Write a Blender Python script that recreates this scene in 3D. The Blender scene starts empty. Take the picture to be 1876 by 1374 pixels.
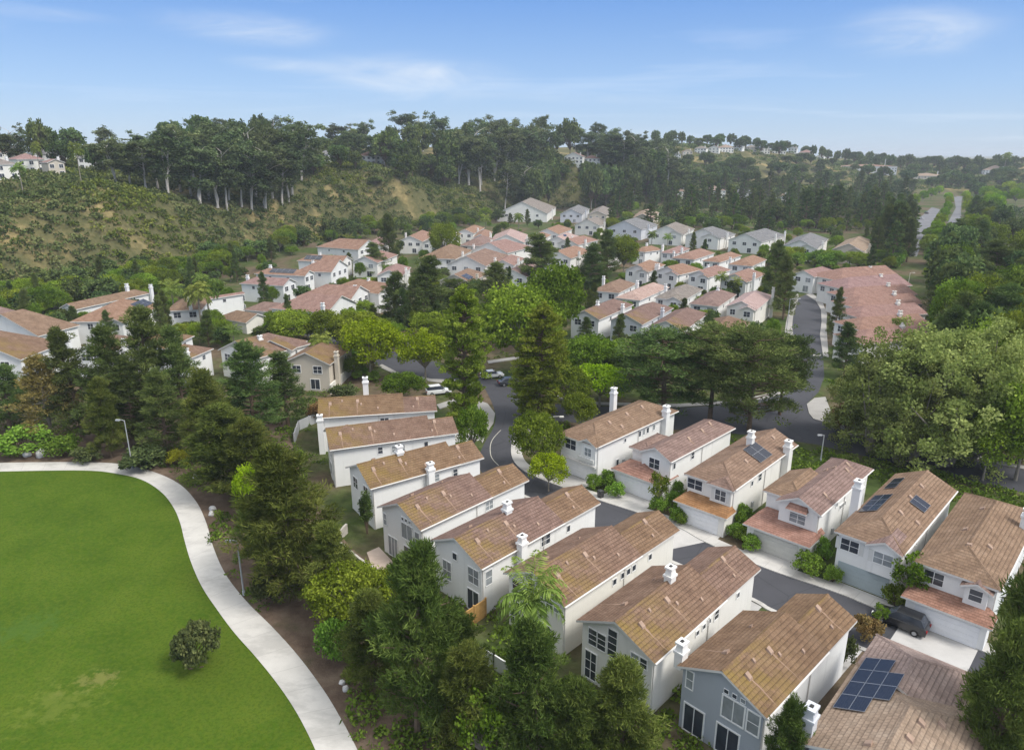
import bpy, math, random
import numpy as np
R_ = math.radians
sc = bpy.context.scene
COL = sc.collection
rng = np.random.default_rng(7)
random.seed(7)

# ------------------------------------------------------------------ camera
CAMH, FPX, HOR = 42.0, 1300.0, 283.0          # drone height, focal length and horizon row (photo pixels)
PIT = math.atan((687 - HOR) / FPX)
cam = bpy.data.cameras.new('camera')
camo = bpy.data.objects.new('camera', cam); COL.objects.link(camo)
camo.location = (0, 0, CAMH); camo.rotation_euler = (math.pi / 2 - PIT, 0, 0)
cam.sensor_width = 36.0; cam.lens = 36.0 * FPX / 1876.0
cam.clip_start = 0.5; cam.clip_end = 30000
sc.camera = camo

# ------------------------------------------------------------------ world and sun
SUN_EL, SUN_AZ = 52.0, 118.0                  # azimuth clockwise from +Y
w = bpy.data.worlds.new('World'); sc.world = w; w.use_nodes = True
nt = w.node_tree; nt.nodes.clear()
def N(t, kind, **kw):
    n = t.nodes.new(kind)
    for k, v in kw.items():
        if hasattr(n, k): setattr(n, k, v)
        else: n.inputs[k].default_value = v
    return n
out = N(nt, 'ShaderNodeOutputWorld'); bg = N(nt, 'ShaderNodeBackground'); bg.inputs['Strength'].default_value = 0.10
sky = N(nt, 'ShaderNodeTexSky', sky_type='NISHITA', sun_disc=False, sun_elevation=R_(SUN_EL), sun_rotation=R_(SUN_AZ),
        altitude=60, air_density=1.0, dust_density=0.25, ozone_density=2.0)
# thin high cloud, laid out on the sky's own directions
geo = N(nt, 'ShaderNodeTexCoord')
sep = N(nt, 'ShaderNodeSeparateXYZ'); nt.links.new(geo.outputs['Generated'], sep.inputs[0])
zc = N(nt, 'ShaderNodeMath', operation='ADD'); nt.links.new(sep.outputs['Z'], zc.inputs[0]); zc.inputs[1].default_value = 0.06
dx = N(nt, 'ShaderNodeMath', operation='DIVIDE'); nt.links.new(sep.outputs['X'], dx.inputs[0]); nt.links.new(zc.outputs[0], dx.inputs[1])
dy = N(nt, 'ShaderNodeMath', operation='DIVIDE'); nt.links.new(sep.outputs['Y'], dy.inputs[0]); nt.links.new(zc.outputs[0], dy.inputs[1])
cmb = N(nt, 'ShaderNodeCombineXYZ'); nt.links.new(dx.outputs[0], cmb.inputs[0]); nt.links.new(dy.outputs[0], cmb.inputs[1])
mp = N(nt, 'ShaderNodeMapping'); mp.inputs['Scale'].default_value = (0.34, 0.62, 1); mp.inputs['Location'].default_value = (3.1, 0.35, 0)
nt.links.new(cmb.outputs[0], mp.inputs['Vector'])
no = N(nt, 'ShaderNodeTexNoise'); no.inputs['Scale'].default_value = 1.0; no.inputs['Detail'].default_value = 8; no.inputs['Roughness'].default_value = 0.55; no.inputs['Distortion'].default_value = 0.6
nt.links.new(mp.outputs[0], no.inputs['Vector'])
mr = N(nt, 'ShaderNodeMapRange'); mr.inputs['From Min'].default_value = 0.53; mr.inputs['From Max'].default_value = 0.86; mr.inputs['To Max'].default_value = 0.30
nt.links.new(no.outputs['Fac'], mr.inputs['Value'])
mx = N(nt, 'ShaderNodeMix', data_type='RGBA'); nt.links.new(mr.outputs[0], mx.inputs['Factor'])
gr = N(nt, 'ShaderNodeValToRGB'); nt.links.new(sep.outputs['Z'], gr.inputs[0])      # clean blue of the air near the horizon
for k_, (p_, c_) in zip([gr.color_ramp.elements[0], gr.color_ramp.elements[1], gr.color_ramp.elements.new(.08), gr.color_ramp.elements.new(.19)], [(0, (.40, .53, .70)), (.6, (.06, .16, .46)), (.08, (.29, .46, .74)), (.19, (.125, .29, .67))]): k_.position = p_; k_.color = (*c_, 1)
for e_, (p_, c_) in zip(sorted(gr.color_ramp.elements, key=lambda e: e.position), [(0, (.40, .53, .70)), (.08, (.28, .45, .74)), (.19, (.125, .29, .67)), (.6, (.06, .16, .46))]): e_.position = p_; e_.color = (*c_, 1)
gs = N(nt, 'ShaderNodeVectorMath', operation='SCALE'); nt.links.new(gr.outputs[0], gs.inputs[0]); gs.inputs['Scale'].default_value = 9.0
g2 = N(nt, 'ShaderNodeMix', data_type='RGBA'); g2.inputs['Factor'].default_value = .8; nt.links.new(sky.outputs[0], g2.inputs['A']); nt.links.new(gs.outputs[0], g2.inputs['B'])
# a bright broken cloud deck higher up, above and behind the view
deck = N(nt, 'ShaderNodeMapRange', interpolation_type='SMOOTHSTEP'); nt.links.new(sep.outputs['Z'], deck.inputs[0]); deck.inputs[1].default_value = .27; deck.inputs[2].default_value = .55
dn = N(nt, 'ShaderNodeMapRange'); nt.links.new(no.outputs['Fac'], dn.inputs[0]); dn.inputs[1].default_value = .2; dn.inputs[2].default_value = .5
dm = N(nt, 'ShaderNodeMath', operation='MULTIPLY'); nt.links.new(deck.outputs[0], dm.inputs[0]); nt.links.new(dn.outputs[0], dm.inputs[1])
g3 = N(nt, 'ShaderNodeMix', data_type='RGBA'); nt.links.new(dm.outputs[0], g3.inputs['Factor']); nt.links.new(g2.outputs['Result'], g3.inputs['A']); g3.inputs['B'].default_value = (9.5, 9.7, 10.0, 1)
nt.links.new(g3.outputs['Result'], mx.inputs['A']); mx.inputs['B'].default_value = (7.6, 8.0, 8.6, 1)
# five soft wisps of cloud, each at its own bearing and height in the sky
azn = N(nt, 'ShaderNodeMath', operation='ARCTAN2'); nt.links.new(sep.outputs['X'], azn.inputs[0]); nt.links.new(sep.outputs['Y'], azn.inputs[1])
eln = N(nt, 'ShaderNodeMath', operation='ARCSINE'); nt.links.new(sep.outputs['Z'], eln.inputs[0])
cae = N(nt, 'ShaderNodeCombineXYZ'); nt.links.new(azn.outputs[0], cae.inputs[0]); nt.links.new(eln.outputs[0], cae.inputs[1])
wm = N(nt, 'ShaderNodeMapping'); wm.inputs['Scale'].default_value = (7, 30, 1); nt.links.new(cae.outputs[0], wm.inputs['Vector'])
wn = N(nt, 'ShaderNodeTexNoise'); wn.inputs['Scale'].default_value = 1.0; wn.inputs['Detail'].default_value = 7; wn.inputs['Roughness'].default_value = .6; wn.inputs['Distortion'].default_value = .8; nt.links.new(wm.outputs[0], wn.inputs['Vector'])
prev = None
for az_, el_, sa_, se_, am_ in [(-18.5, 8.3, 6.5, 1.2, .7), (-7.5, 5.4, 8.5, 1.7, .85), (27.5, 7.6, 5.5, 1.7, .75), (33.5, 11.6, 6, 1.1, .9), (-17.0, 6.1, 4.0, .6, .5), (-31, 8.4, 5, .5, .3), (5.0, 4.0, 9.0, .5, .3)]:
    vs_ = N(nt, 'ShaderNodeMapping', vector_type='TEXTURE'); vs_.inputs['Location'].default_value = (R_(az_), R_(el_), 0); vs_.inputs['Scale'].default_value = (R_(sa_), R_(se_), 1); vs_.inputs['Rotation'].default_value = (0, 0, R_(-2)); nt.links.new(cae.outputs[0], vs_.inputs['Vector'])
    le_ = N(nt, 'ShaderNodeVectorMath', operation='LENGTH'); nt.links.new(vs_.outputs[0], le_.inputs[0])
    m_ = N(nt, 'ShaderNodeMapRange', interpolation_type='SMOOTHERSTEP'); nt.links.new(le_.outputs['Value'], m_.inputs[0]); m_.inputs[1].default_value = 1.3; m_.inputs[2].default_value = 0.0; m_.inputs[4].default_value = am_
    if prev is None: prev = m_
    else: a_ = N(nt, 'ShaderNodeMath', operation='ADD', use_clamp=True); nt.links.new(prev.outputs[0], a_.inputs[0]); nt.links.new(m_.outputs[0], a_.inputs[1]); prev = a_
wr = N(nt, 'ShaderNodeMapRange', interpolation_type='SMOOTHSTEP'); nt.links.new(wn.outputs['Fac'], wr.inputs[0]); wr.inputs[1].default_value = .22; wr.inputs[2].default_value = .80; wr.inputs[4].default_value = .9
wf = N(nt, 'ShaderNodeMath', operation='MULTIPLY'); nt.links.new(prev.outputs[0], wf.inputs[0]); nt.links.new(wr.outputs[0], wf.inputs[1])
w2 = N(nt, 'ShaderNodeMix', data_type='RGBA'); nt.links.new(wf.outputs[0], w2.inputs['Factor']); nt.links.new(mx.outputs['Result'], w2.inputs['A']); w2.inputs['B'].default_value = (6.2, 6.7, 7.3, 1)
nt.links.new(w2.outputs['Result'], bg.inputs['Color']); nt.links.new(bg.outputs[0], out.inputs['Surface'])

sun = bpy.data.lights.new('sun', 'SUN'); sun.energy = 2.4; sun.angle = R_(18); sun.color = (1.0, 0.955, 0.89)
suno = bpy.data.objects.new('sun', sun); COL.objects.link(suno)
suno.rotation_euler = (R_(90 - SUN_EL), 0, R_(180 - SUN_AZ))
sc.view_settings.view_transform = 'Standard'; sc.view_settings.look = 'None'
sc.view_settings.gamma = 1.0; sc.view_settings.exposure = 0.48
sc.cycles.max_bounces = 6; sc.cycles.transparent_max_bounces = 8; sc.cycles.use_denoising = True
sc.cycles.volume_bounces = 0

# ------------------------------------------------------------------ photo pixel -> place on the ground
CP, SP = math.cos(PIT), math.sin(PIT)
def ray(px, py):
    x = (px - 938.0) / FPX; y = (687.0 - py) / FPX
    return np.array([x, CP + y * SP, y * CP - SP])
def P(px, py, z=0.0):
    d = ray(px, py); t = (z - CAMH) / d[2]
    return np.array([d[0] * t, d[1] * t, z])
def W(px, py, Y):
    d = ray(px, py); t = Y / d[1]
    return np.array([d[0] * t, Y, CAMH + d[2] * t])
def proj(p):
    x, y, z = p[0], p[1], p[2] - CAMH
    dep = y * CP - z * SP
    return 938 + FPX * x / dep, 687 - FPX * (y * SP + z * CP) / dep, dep

# ------------------------------------------------------------------ terrain height
FOOT = [(-500, 640), (0, 572), (110, 548), (260, 522), (400, 490), (520, 462), (600, 446), (680, 430), (800, 419), (900, 406), (1000, 385),
        (1100, 381), (1250, 379), (1400, 372), (1600, 368), (1700, 363), (1800, 357), (1876, 354), (2500, 352)]
foot = np.array([P(x, y)[:2] for x, y in FOOT])
flat = np.vstack([foot, [[900, -150], [-300, -150]]])
CTRL = [(-300, 345, 235), (0, 338, 262), (90, 338, 270), (180, 336, 278), (250, 348, 290), (0, 450, 214), (150, 440, 226), (300, 430, 250), (350, 385, 285), (-250, 450, 205),
        (430, 398, 300), (400, 440, 268), (500, 425, 310), (560, 432, 345), (150, 500, 208), (300, 480, 232), (430, 455, 272),
        (270, 354, 315), (400, 386, 322), (460, 392, 326), (490, 390, 330), (540, 378, 345), (552, 335, 385), (330, 362, 318),
        (600, 322, 420), (680, 306, 440), (740, 315, 445), (850, 342, 450), (960, 338, 480), (560, 400, 362), (640, 408, 395), (700, 405, 425), (800, 398, 450), (880, 396, 470),
        (760, 355, 440), (900, 366, 490), (640, 360, 410),
        (0, 300, 360), (150, 295, 400), (300, 290, 430), (450, 288, 450), (600, 280, 540), (750, 284, 580), (900, 284, 620), (1050, 292, 620), (1150, 300, 640), (1040, 335, 560), (1127, 326, 600), (1195, 322, 620), (1000, 355, 560),
        (1180, 345, 640), (1300, 335, 720), (1400, 330, 780), (1250, 268, 850), (1350, 272, 900), (1450, 279, 960), (1550, 305, 980), (1700, 318, 1000), (1850, 308, 1050),
        (1530, 335, 850), (1650, 330, 880), (1750, 335, 900), (1876, 325, 900), (2200, 310, 900), (2200, 295, 1200),
        (-300, 292, 500), (0, 286, 700), (300, 284, 900), (600, 285, 1000), (900, 285, 1100), (1100, 284, 1200), (1250, 283, 1300), (1450, 289, 1400), (1700, 291, 1500), (2100, 291, 1500)]
cp_ = [W(*c) for c in CTRL]
for x in range(-400, 2400, 250):
    for y in (430, 480, 560, 700, 1000, 1400):
        q = P(x, y)
        yf = np.interp(x, [a for a, b in FOOT], [b for a, b in FOOT])
        if y > yf + 14: cp_.append(q)
for x in np.linspace(-2500, 2500, 7): cp_.append(np.array([x, 2600, 12.0]))
cp_ = np.array(cp_)
rr = np.linalg.norm(cp_[:, None, :2] - cp_[None, :, :2], axis=2)
nC = len(cp_)
Amat = np.zeros((nC + 1, nC + 1)); Amat[:nC, :nC] = rr - np.eye(nC) * 6.0; Amat[:nC, nC] = 1; Amat[nC, :nC] = 1
sol = np.linalg.solve(Amat, np.append(cp_[:, 2], 0))
def dist_poly(x, y, poly):
    p = np.stack([x, y], -1); best = np.full(x.shape, 1e9); ins = np.zeros(x.shape, bool)
    n = len(poly)
    for i in range(n):
        a, b = poly[i], poly[(i + 1) % n]; d = b - a
        t = np.clip(((p - a) @ d) / (d @ d), 0, 1)
        q = a + t[..., None] * d
        best = np.minimum(best, np.linalg.norm(p - q, axis=-1))
        c = ((a[1] > y) != (b[1] > y)) & (x < (b[0] - a[0]) * (y - a[1]) / (b[1] - a[1] + 1e-12) + a[0])
        ins ^= c
    return np.where(ins, -best, best)
def hgt(x, y):
    x = np.atleast_1d(np.asarray(x, float)); y = np.atleast_1d(np.asarray(y, float))
    shp = x.shape; xf = x.ravel(); yf = y.ravel(); o = np.zeros(xf.shape)
    for i in range(0, len(xf), 20000):
        a, b = xf[i:i + 20000], yf[i:i + 20000]
        r = np.sqrt((a[:, None] - cp_[None, :, 0]) ** 2 + (b[:, None] - cp_[None, :, 1]) ** 2)
        z = r @ sol[:nC] + sol[nC]
        z += 0.8 * np.sin(a * 0.045 + 1.3 * np.sin(b * 0.03)) * np.cos(b * 0.05)
        d = dist_poly(a, b, flat)
        m = np.clip(d / 32.0, 0, 1); m = m * m * (3 - 2 * m)
        o[i:i + 20000] = np.maximum(z, 0) * m
    return o.reshape(shp)
def G(px, py):                                  # where the sight line of a pixel meets the ground
    d = ray(px, py); Y = np.concatenate([np.linspace(20, 1200, 900), np.linspace(1205, 2600, 200)])
    t = Y / d[1]; x = d[0] * t; z = CAMH + d[2] * t
    h = hgt(x, Y); k = np.nonzero(z <= h + 0.02)[0]
    if len(k) == 0: i = len(Y) - 1; return np.array([x[i], Y[i], h[i]])
    i = k[0]
    if h[i] < 0.05: 
        q = P(px, py); return q
    return np.array([x[i], Y[i], h[i]])

# ------------------------------------------------------------------ mesh helpers
class MB:
    def __init__(s): s.v = []; s.f = []; s.m = []; s.uv = []
    def poly(s, pts, m=0, uv=None):
        b = len(s.v); s.v += [tuple(map(float, p)) for p in pts]; s.f.append(list(range(b, b + len(pts)))); s.m.append(m)
        s.uv.append(uv if uv is not None else [(p[0] + p[1], p[2]) for p in pts])
    def box(s, u0, u1, v0, v1, z0, z1, m=0):
        c = [(u0, v0, z0), (u1, v0, z0), (u1, v1, z0), (u0, v1, z0), (u0, v0, z1), (u1, v0, z1), (u1, v1, z1), (u0, v1, z1)]
        for q in ((0, 3, 2, 1), (4, 5, 6, 7), (0, 1, 5, 4), (1, 2, 6, 5), (2, 3, 7, 6), (3, 0, 4, 7)): s.poly([c[i] for i in q], m)
    def frust(s, c, a, b, z0, z1, a2, b2, m=0):
        x, y = c
        lo = [(x - a, y - b, z0), (x + a, y - b, z0), (x + a, y + b, z0), (x - a, y + b, z0)]
        hi = [(x - a2, y - b2, z1), (x + a2, y - b2, z1), (x + a2, y + b2, z1), (x - a2, y + b2, z1)]
        s.poly(lo[::-1], m); s.poly(hi, m)
        for i in range(4): j = (i + 1) % 4; s.poly([lo[i], lo[j], hi[j], hi[i]], m)
    def tube(s, pts, rad, n=7, m=0, cap=True):
        pts = [np.array(p, float) for p in pts]; rings = []
        for i, p in enumerate(pts):
            d = pts[min(i + 1, len(pts) - 1)] - pts[max(i - 1, 0)]; d /= np.linalg.norm(d) + 1e-9
            a = np.cross(d, (0, 0, 1) if abs(d[2]) < .9 else (1, 0, 0)); a /= np.linalg.norm(a); b = np.cross(d, a)
            rings.append([p + rad[i] * (a * math.cos(k * 2 * math.pi / n) + b * math.sin(k * 2 * math.pi / n)) for k in range(n)])
        for r0, r1 in zip(rings, rings[1:]):
            for k in range(n): j = (k + 1) % n; s.poly([r0[k], r0[j], r1[j], r1[k]], m)
        if cap: s.poly(rings[0], m); s.poly(rings[-1][::-1], m)
    def mesh(s, name, mats, flip=False, weld=False, smooth=False):
        me = bpy.data.meshes.new(name)
        me.from_pydata(s.v, [], [f[::-1] for f in s.f] if flip else s.f)
        for k in (mats if isinstance(mats, (list, tuple)) else [mats]): me.materials.append(k)
        me.polygons.foreach_set('material_index', s.m)
        ul = me.uv_layers.new(name='UVMap'); flat_ = []
        for u in s.uv:
            for q in (u[::-1] if flip else u): flat_ += [q[0], q[1]]
        ul.data.foreach_set('uv', flat_)
        if weld:
            import bmesh
            bm = bmesh.new(); bm.from_mesh(me); bmesh.ops.remove_doubles(bm, verts=bm.verts, dist=0.002); bmesh.ops.recalc_face_normals(bm, faces=bm.faces); bm.to_mesh(me); bm.free()
        if smooth: me.polygons.foreach_set('use_smooth', [True] * len(me.polygons))
        me.update(); return me
    def build(s, name, mats, parent=None, flip=False, weld=False, smooth=False, loc=None):
        o = bpy.data.objects.new(name, s.mesh(name, mats, flip, weld, smooth)); COL.objects.link(o)
        if parent: o.parent = parent
        if loc is not None: o.location = loc
        return o
def tag(o, label=None, cat=None, group=None, kind=None):
    if label: o['label'] = label
    if cat: o['category'] = cat
    if group: o['group'] = group
    if kind: o['kind'] = kind
    return o
def empty(name, loc, rz=0.0, label=None, cat=None, group=None):
    o = bpy.data.objects.new(name, None); COL.objects.link(o); o.empty_display_size = 0.5
    o.location = loc; o.rotation_euler = (0, 0, rz); return tag(o, label, cat, group)
def copy_tree(o, parent=None):
    c = o.copy(); COL.objects.link(c); c.parent = parent
    for ch in o.children: copy_tree(ch, c)
    return c
ORD = ['first', 'second', 'third', 'fourth', 'fifth', 'sixth', 'seventh', 'eighth', 'ninth', 'tenth', 'eleventh', 'twelfth', 'thirteenth', 'fourteenth', 'fifteenth', 'sixteenth', 'seventeenth', 'eighteenth', 'nineteenth', 'twentieth', 'twenty-first', 'twenty-second', 'twenty-third', 'twenty-fourth', 'twenty-fifth']

# ------------------------------------------------------------------ materials
def mat(name, rough=0.8, spec=0.2):
    m = bpy.data.materials.new(name); m.use_nodes = True; t = m.node_tree
    b = t.nodes['Principled BSDF']; b.inputs['Roughness'].default_value = rough; b.inputs['Specular IOR Level'].default_value = spec
    return m, t, b
def ramp(t, fac, stops):
    r = t.nodes.new('ShaderNodeValToRGB'); e = r.color_ramp.elements
    while len(e) < len(stops): e.new(0.5)
    for k, (p, c) in zip(e, stops): k.position = p; k.color = (*c, 1)
    if fac is not None: t.links.new(fac, r.inputs[0])
    return r.outputs[0]
def noise(t, scale, detail=4, vec=None, rough=0.55, dist=0.0):
    n = t.nodes.new('ShaderNodeTexNoise'); n.inputs['Scale'].default_value = scale; n.inputs['Detail'].default_value = detail
    n.inputs['Roughness'].default_value = rough; n.inputs['Distortion'].default_value = dist
    if vec is not None: t.links.new(vec, n.inputs['Vector'])
    return n.outputs['Fac']
def coord(t, which='Object'):
    for n in t.nodes:
        if n.bl_idname == 'ShaderNodeTexCoord': return n.outputs[which]
    return t.nodes.new('ShaderNodeTexCoord').outputs[which]
def mixc(t, fac, a, b, mode='MIX'):
    n = t.nodes.new('ShaderNodeMix'); n.data_type = 'RGBA'; n.blend_type = mode
    for k, v in (('Factor', fac), ('A', a), ('B', b)):
        s = [i for i in n.inputs if i.name == k and (i.type == ('VALUE' if k == 'Factor' else 'RGBA'))][0]
        if hasattr(v, 'links') or hasattr(v, 'is_linked'): t.links.new(v, s)
        else: s.default_value = v if k == 'Factor' else (*v, 1)
    return [o for o in n.outputs if o.type == 'RGBA'][0]
def maprange(t, v, a, b, c=0.0, d=1.0):
    n = t.nodes.new('ShaderNodeMapRange'); t.links.new(v, n.inputs[0])
    for i, k in enumerate((a, b, c, d)): n.inputs[i + 1].default_value = k
    n.interpolation_type = 'SMOOTHSTEP'; return n.outputs[0]
def bump(t, b, h, dist=0.03, strength=0.6):
    n = t.nodes.new('ShaderNodeBump'); n.inputs['Distance'].default_value = dist; n.inputs['Strength'].default_value = strength
    t.links.new(h, n.inputs['Height']); t.links.new(n.outputs[0], b.inputs['Normal'])
def plain(name, c, rough=0.7, var=0.12, scale=1.5, spec=0.2, metal=0.0):
    m, t, b = mat(name, rough, spec); b.inputs['Metallic'].default_value = metal
    f = noise(t, scale, 5, coord(t))
    t.links.new(ramp(t, f, [(0.25, tuple(x * (1 - var) for x in c)), (0.75, tuple(min(1, x * (1 + var)) for x in c))]), b.inputs['Base Color'])
    return m
def objrand(t):
    return t.nodes.new('ShaderNodeObjectInfo').outputs['Random']

def tile_mat(name, cols, moss=0.0, mossc=(0.225, 0.155, 0.048), gray=None):
    m, t, b = mat(name, 0.85, 0.15)
    uv = coord(t, 'UV')
    br = t.nodes.new('ShaderNodeTexBrick'); t.links.new(uv, br.inputs['Vector'])
    br.inputs['Scale'].default_value = 1.0; br.inputs['Brick Width'].default_value = 0.34; br.inputs['Row Height'].default_value = 0.36
    br.inputs['Mortar Size'].default_value = 0.018; br.inputs['Mortar Smooth'].default_value = 0.5; br.inputs['Bias'].default_value = 0.0
    br.inputs['Color1'].default_value = (0, 0, 0, 1); br.inputs['Color2'].default_value = (1, 1, 1, 1); br.inputs['Mortar'].default_value = (0.4, 0.4, 0.4, 1)
    n1 = noise(t, 0.55, 5, uv, 0.6); n2 = noise(t, 6.0, 3, uv)
    base = ramp(t, n1, [(0.3, cols[0]), (0.5, cols[1]), (0.72, cols[2])])
    tv = t.nodes.new('ShaderNodeRGBToBW'); t.links.new(br.outputs['Color'], tv.inputs[0])
    tone = maprange(t, tv.outputs[0], 0, 1, 0.90, 1.11)
    ad = t.nodes.new('ShaderNodeMath'); ad.operation = 'MULTIPLY'; t.links.new(tone, ad.inputs[0]); t.links.new(maprange(t, n2, 0.3, 0.7, 0.9, 1.1), ad.inputs[1])
    hs = t.nodes.new('ShaderNodeHueSaturation'); t.links.new(base, hs.inputs['Color']); t.links.new(ad.outputs[0], hs.inputs['Value'])
    r = objrand(t); t.links.new(maprange(t, r, 0, 1, 0.485, 0.515), hs.inputs['Hue']); t.links.new(maprange(t, r, 0, 1, 0.8, 1.1), hs.inputs['Saturation'])
    c = hs.outputs['Color']
    # long pale weather streaks down the slope
    mp = t.nodes.new('ShaderNodeMapping'); mp.inputs['Scale'].default_value = (1.7, 0.14, 1); t.links.new(uv, mp.inputs['Vector'])
    st = maprange(t, noise(t, 1.0, 3, mp.outputs[0]), 0.62, 0.82, 0, 0.30)
    c = mixc(t, st, c, tuple(min(1, x * 1.6) for x in cols[2]))
    if moss:
        sx = t.nodes.new('ShaderNodeSeparateXYZ'); t.links.new(uv, sx.inputs[0])
        g = maprange(t, sx.outputs[0], 0.5, 8.5, 1.0, 0.0)
        nm = maprange(t, noise(t, 0.42, 6, uv, 0.66), 0.36, 0.60)
        mu = t.nodes.new('ShaderNodeMath'); mu.operation = 'MULTIPLY'; t.links.new(g, mu.inputs[0]); t.links.new(nm, mu.inputs[1])
        m2 = t.nodes.new('ShaderNodeMath'); m2.operation = 'MULTIPLY'; t.links.new(mu.outputs[0], m2.inputs[0]); m2.inputs[1].default_value = moss
        ft = t.nodes.new('ShaderNodeMath'); ft.operation = 'ADD'; ft.use_clamp = True; t.links.new(m2.outputs[0], ft.inputs[0]); t.links.new(maprange(t, noise(t, 0.3, 6, uv, 0.7), 0.55, 0.78, 0, 0.3), ft.inputs[1])
        c = mixc(t, ft.outputs[0], c, mossc)
    # tile joints and course shadows, painted into the colour as dark lines
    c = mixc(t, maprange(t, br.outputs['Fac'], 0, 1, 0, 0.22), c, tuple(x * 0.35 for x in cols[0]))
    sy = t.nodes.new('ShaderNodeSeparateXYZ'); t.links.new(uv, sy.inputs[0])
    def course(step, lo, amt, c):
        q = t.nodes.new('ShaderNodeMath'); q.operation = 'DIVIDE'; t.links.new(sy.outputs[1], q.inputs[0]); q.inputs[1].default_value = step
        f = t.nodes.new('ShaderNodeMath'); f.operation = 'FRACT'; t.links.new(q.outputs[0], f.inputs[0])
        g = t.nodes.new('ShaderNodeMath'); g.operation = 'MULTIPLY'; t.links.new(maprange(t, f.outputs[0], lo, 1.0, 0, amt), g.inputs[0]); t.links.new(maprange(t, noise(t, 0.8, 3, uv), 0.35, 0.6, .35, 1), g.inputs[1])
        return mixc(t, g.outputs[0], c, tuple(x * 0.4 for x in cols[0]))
    c = course(0.36, 0.6, 0.55, c)  # shadow below each tile overlap, painted into the colour
    t.links.new(c, b.inputs['Base Color']); bump(t, b, br.outputs['Fac'], -0.035, 0.9)
    return m
TILE_L = tile_mat('mossy_brown_tile', [(0.145, 0.088, 0.062), (0.195, 0.120, 0.084), (0.240, 0.155, 0.112)], moss=0.85)
TILE_R = tile_mat('brown_tile', [(0.170, 0.108, 0.082), (0.225, 0.146, 0.110), (0.275, 0.185, 0.142)])
TILE_S = tile_mat('orange_skirt_tile', [(0.230, 0.112, 0.062), (0.300, 0.155, 0.088), (0.37, 0.21, 0.13)])
TILE_T = tile_mat('tan_tile', [(0.235, 0.170, 0.135), (0.295, 0.215, 0.170), (0.345, 0.265, 0.215)])
TILE_P = tile_mat('terracotta_tile', [(0.215, 0.125, 0.097), (0.275, 0.165, 0.128), (0.325, 0.21, 0.17)])
TILE_RED = tile_mat('red_tile', [(0.225, 0.128, 0.108), (0.278, 0.164, 0.140), (0.32, 0.20, 0.172)])
TILE_PK = tile_mat('pale_pink_tile', [(0.33, 0.225, 0.20), (0.40, 0.28, 0.25), (0.44, 0.33, 0.30)])
TILE_G = tile_mat('gray_slate_tile', [(0.135, 0.135, 0.14), (0.185, 0.183, 0.185), (0.235, 0.232, 0.23)])
TILE_B = tile_mat('gray_brown_tile', [(0.17, 0.145, 0.13), (0.225, 0.195, 0.172), (0.275, 0.24, 0.215)])

def wall_mat(name, c):
    m, t, b = mat(name, 0.9, 0.1)
    o = coord(t); f = noise(t, 0.45, 5, o); f2 = noise(t, 14, 3, o)
    k = ramp(t, f, [(0.3, tuple(x * 0.93 for x in c)), (0.7, c)])
    sx = t.nodes.new('ShaderNodeSeparateXYZ'); t.links.new(o, sx.inputs[0])
    mp = t.nodes.new('ShaderNodeMapping'); mp.inputs['Scale'].default_value = (1.6, 1.6, 0.12); t.links.new(o, mp.inputs['Vector'])
    st = maprange(t, noise(t, 1.2, 3, mp.outputs[0]), 0.54, 0.78, 0, 0.36)
    k = mixc(t, st, k, tuple(x * 0.72 for x in c))
    t.links.new(k, b.inputs['Base Color']); bump(t, b, f2, 0.01, 0.25)
    return m
WHITE = wall_mat('white_stucco', (0.80, 0.80, 0.785)); CREAM = wall_mat('cream_stucco', (0.79, 0.77, 0.71)); WARM = wall_mat('warm_white_stucco', (0.80, 0.785, 0.745))
BLUE = wall_mat('blue_gray_siding', (0.385, 0.415, 0.455)); TAN = wall_mat('tan_stucco', (0.60, 0.54, 0.45)); LAV = wall_mat('pale_gray_stucco', (0.62, 0.64, 0.68))
TRIM = plain('white_trim', (0.80, 0.80, 0.79), 0.6, 0.04); GDOOR = plain('white_garage_door', (0.74, 0.75, 0.77), 0.5, 0.05); GDOORG = plain('gray_green_garage_door', (0.36, 0.42, 0.44), 0.5, 0.05)
GDOORT = plain('taupe_garage_door', (0.52, 0.52, 0.49), 0.5, 0.05)
SOFF = plain('fascia', (0.66, 0.64, 0.61), 0.7, 0.06); SHUT = plain('pale_shutter', (0.62, 0.62, 0.60), 0.6, 0.05); SOOT = plain('flue_soot', (0.05, 0.05, 0.05), 0.9)
VENT = plain('clay_vent', (0.36, 0.255, 0.195), 0.85, 0.15); STREAK = plain('lime_streak', (0.275, 0.185, 0.130), 0.9, 0.2)
def glass_mat(name, c):
    m, t, b = mat(name, 0.08, 0.5)
    f = noise(t, 0.7, 3, coord(t)); t.links.new(ramp(t, f, [(0.35, tuple(x * .6 for x in c)), (0.7, c)]), b.inputs['Base Color']); return m
GLASS = glass_mat('dark_window_glass', (0.055, 0.065, 0.085)); GLASSB = glass_mat('blind_behind_glass', (0.33, 0.36, 0.38))
def solar_mat():
    m, t, b = mat('solar_cells', 0.22, 0.5)
    br = t.nodes.new('ShaderNodeTexBrick'); t.links.new(coord(t, 'UV'), br.inputs['Vector']); br.offset = 0.0
    br.inputs['Scale'].default_value = 1; br.inputs['Brick Width'].default_value = 0.17; br.inputs['Row Height'].default_value = 0.17; br.inputs['Mortar Size'].default_value = 0.008
    br.inputs['Color1'].default_value = (0.009, 0.011, 0.020, 1); br.inputs['Color2'].default_value = (0.013, 0.016, 0.029, 1); br.inputs['Mortar'].default_value = (0.03, 0.033, 0.042, 1)
    t.links.new(br.outputs['Color'], b.inputs['Base Color']); return m
SOLAR = solar_mat(); ALU = plain('aluminium', (0.36, 0.37, 0.39), 0.4, 0.05, metal=0.6)
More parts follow.
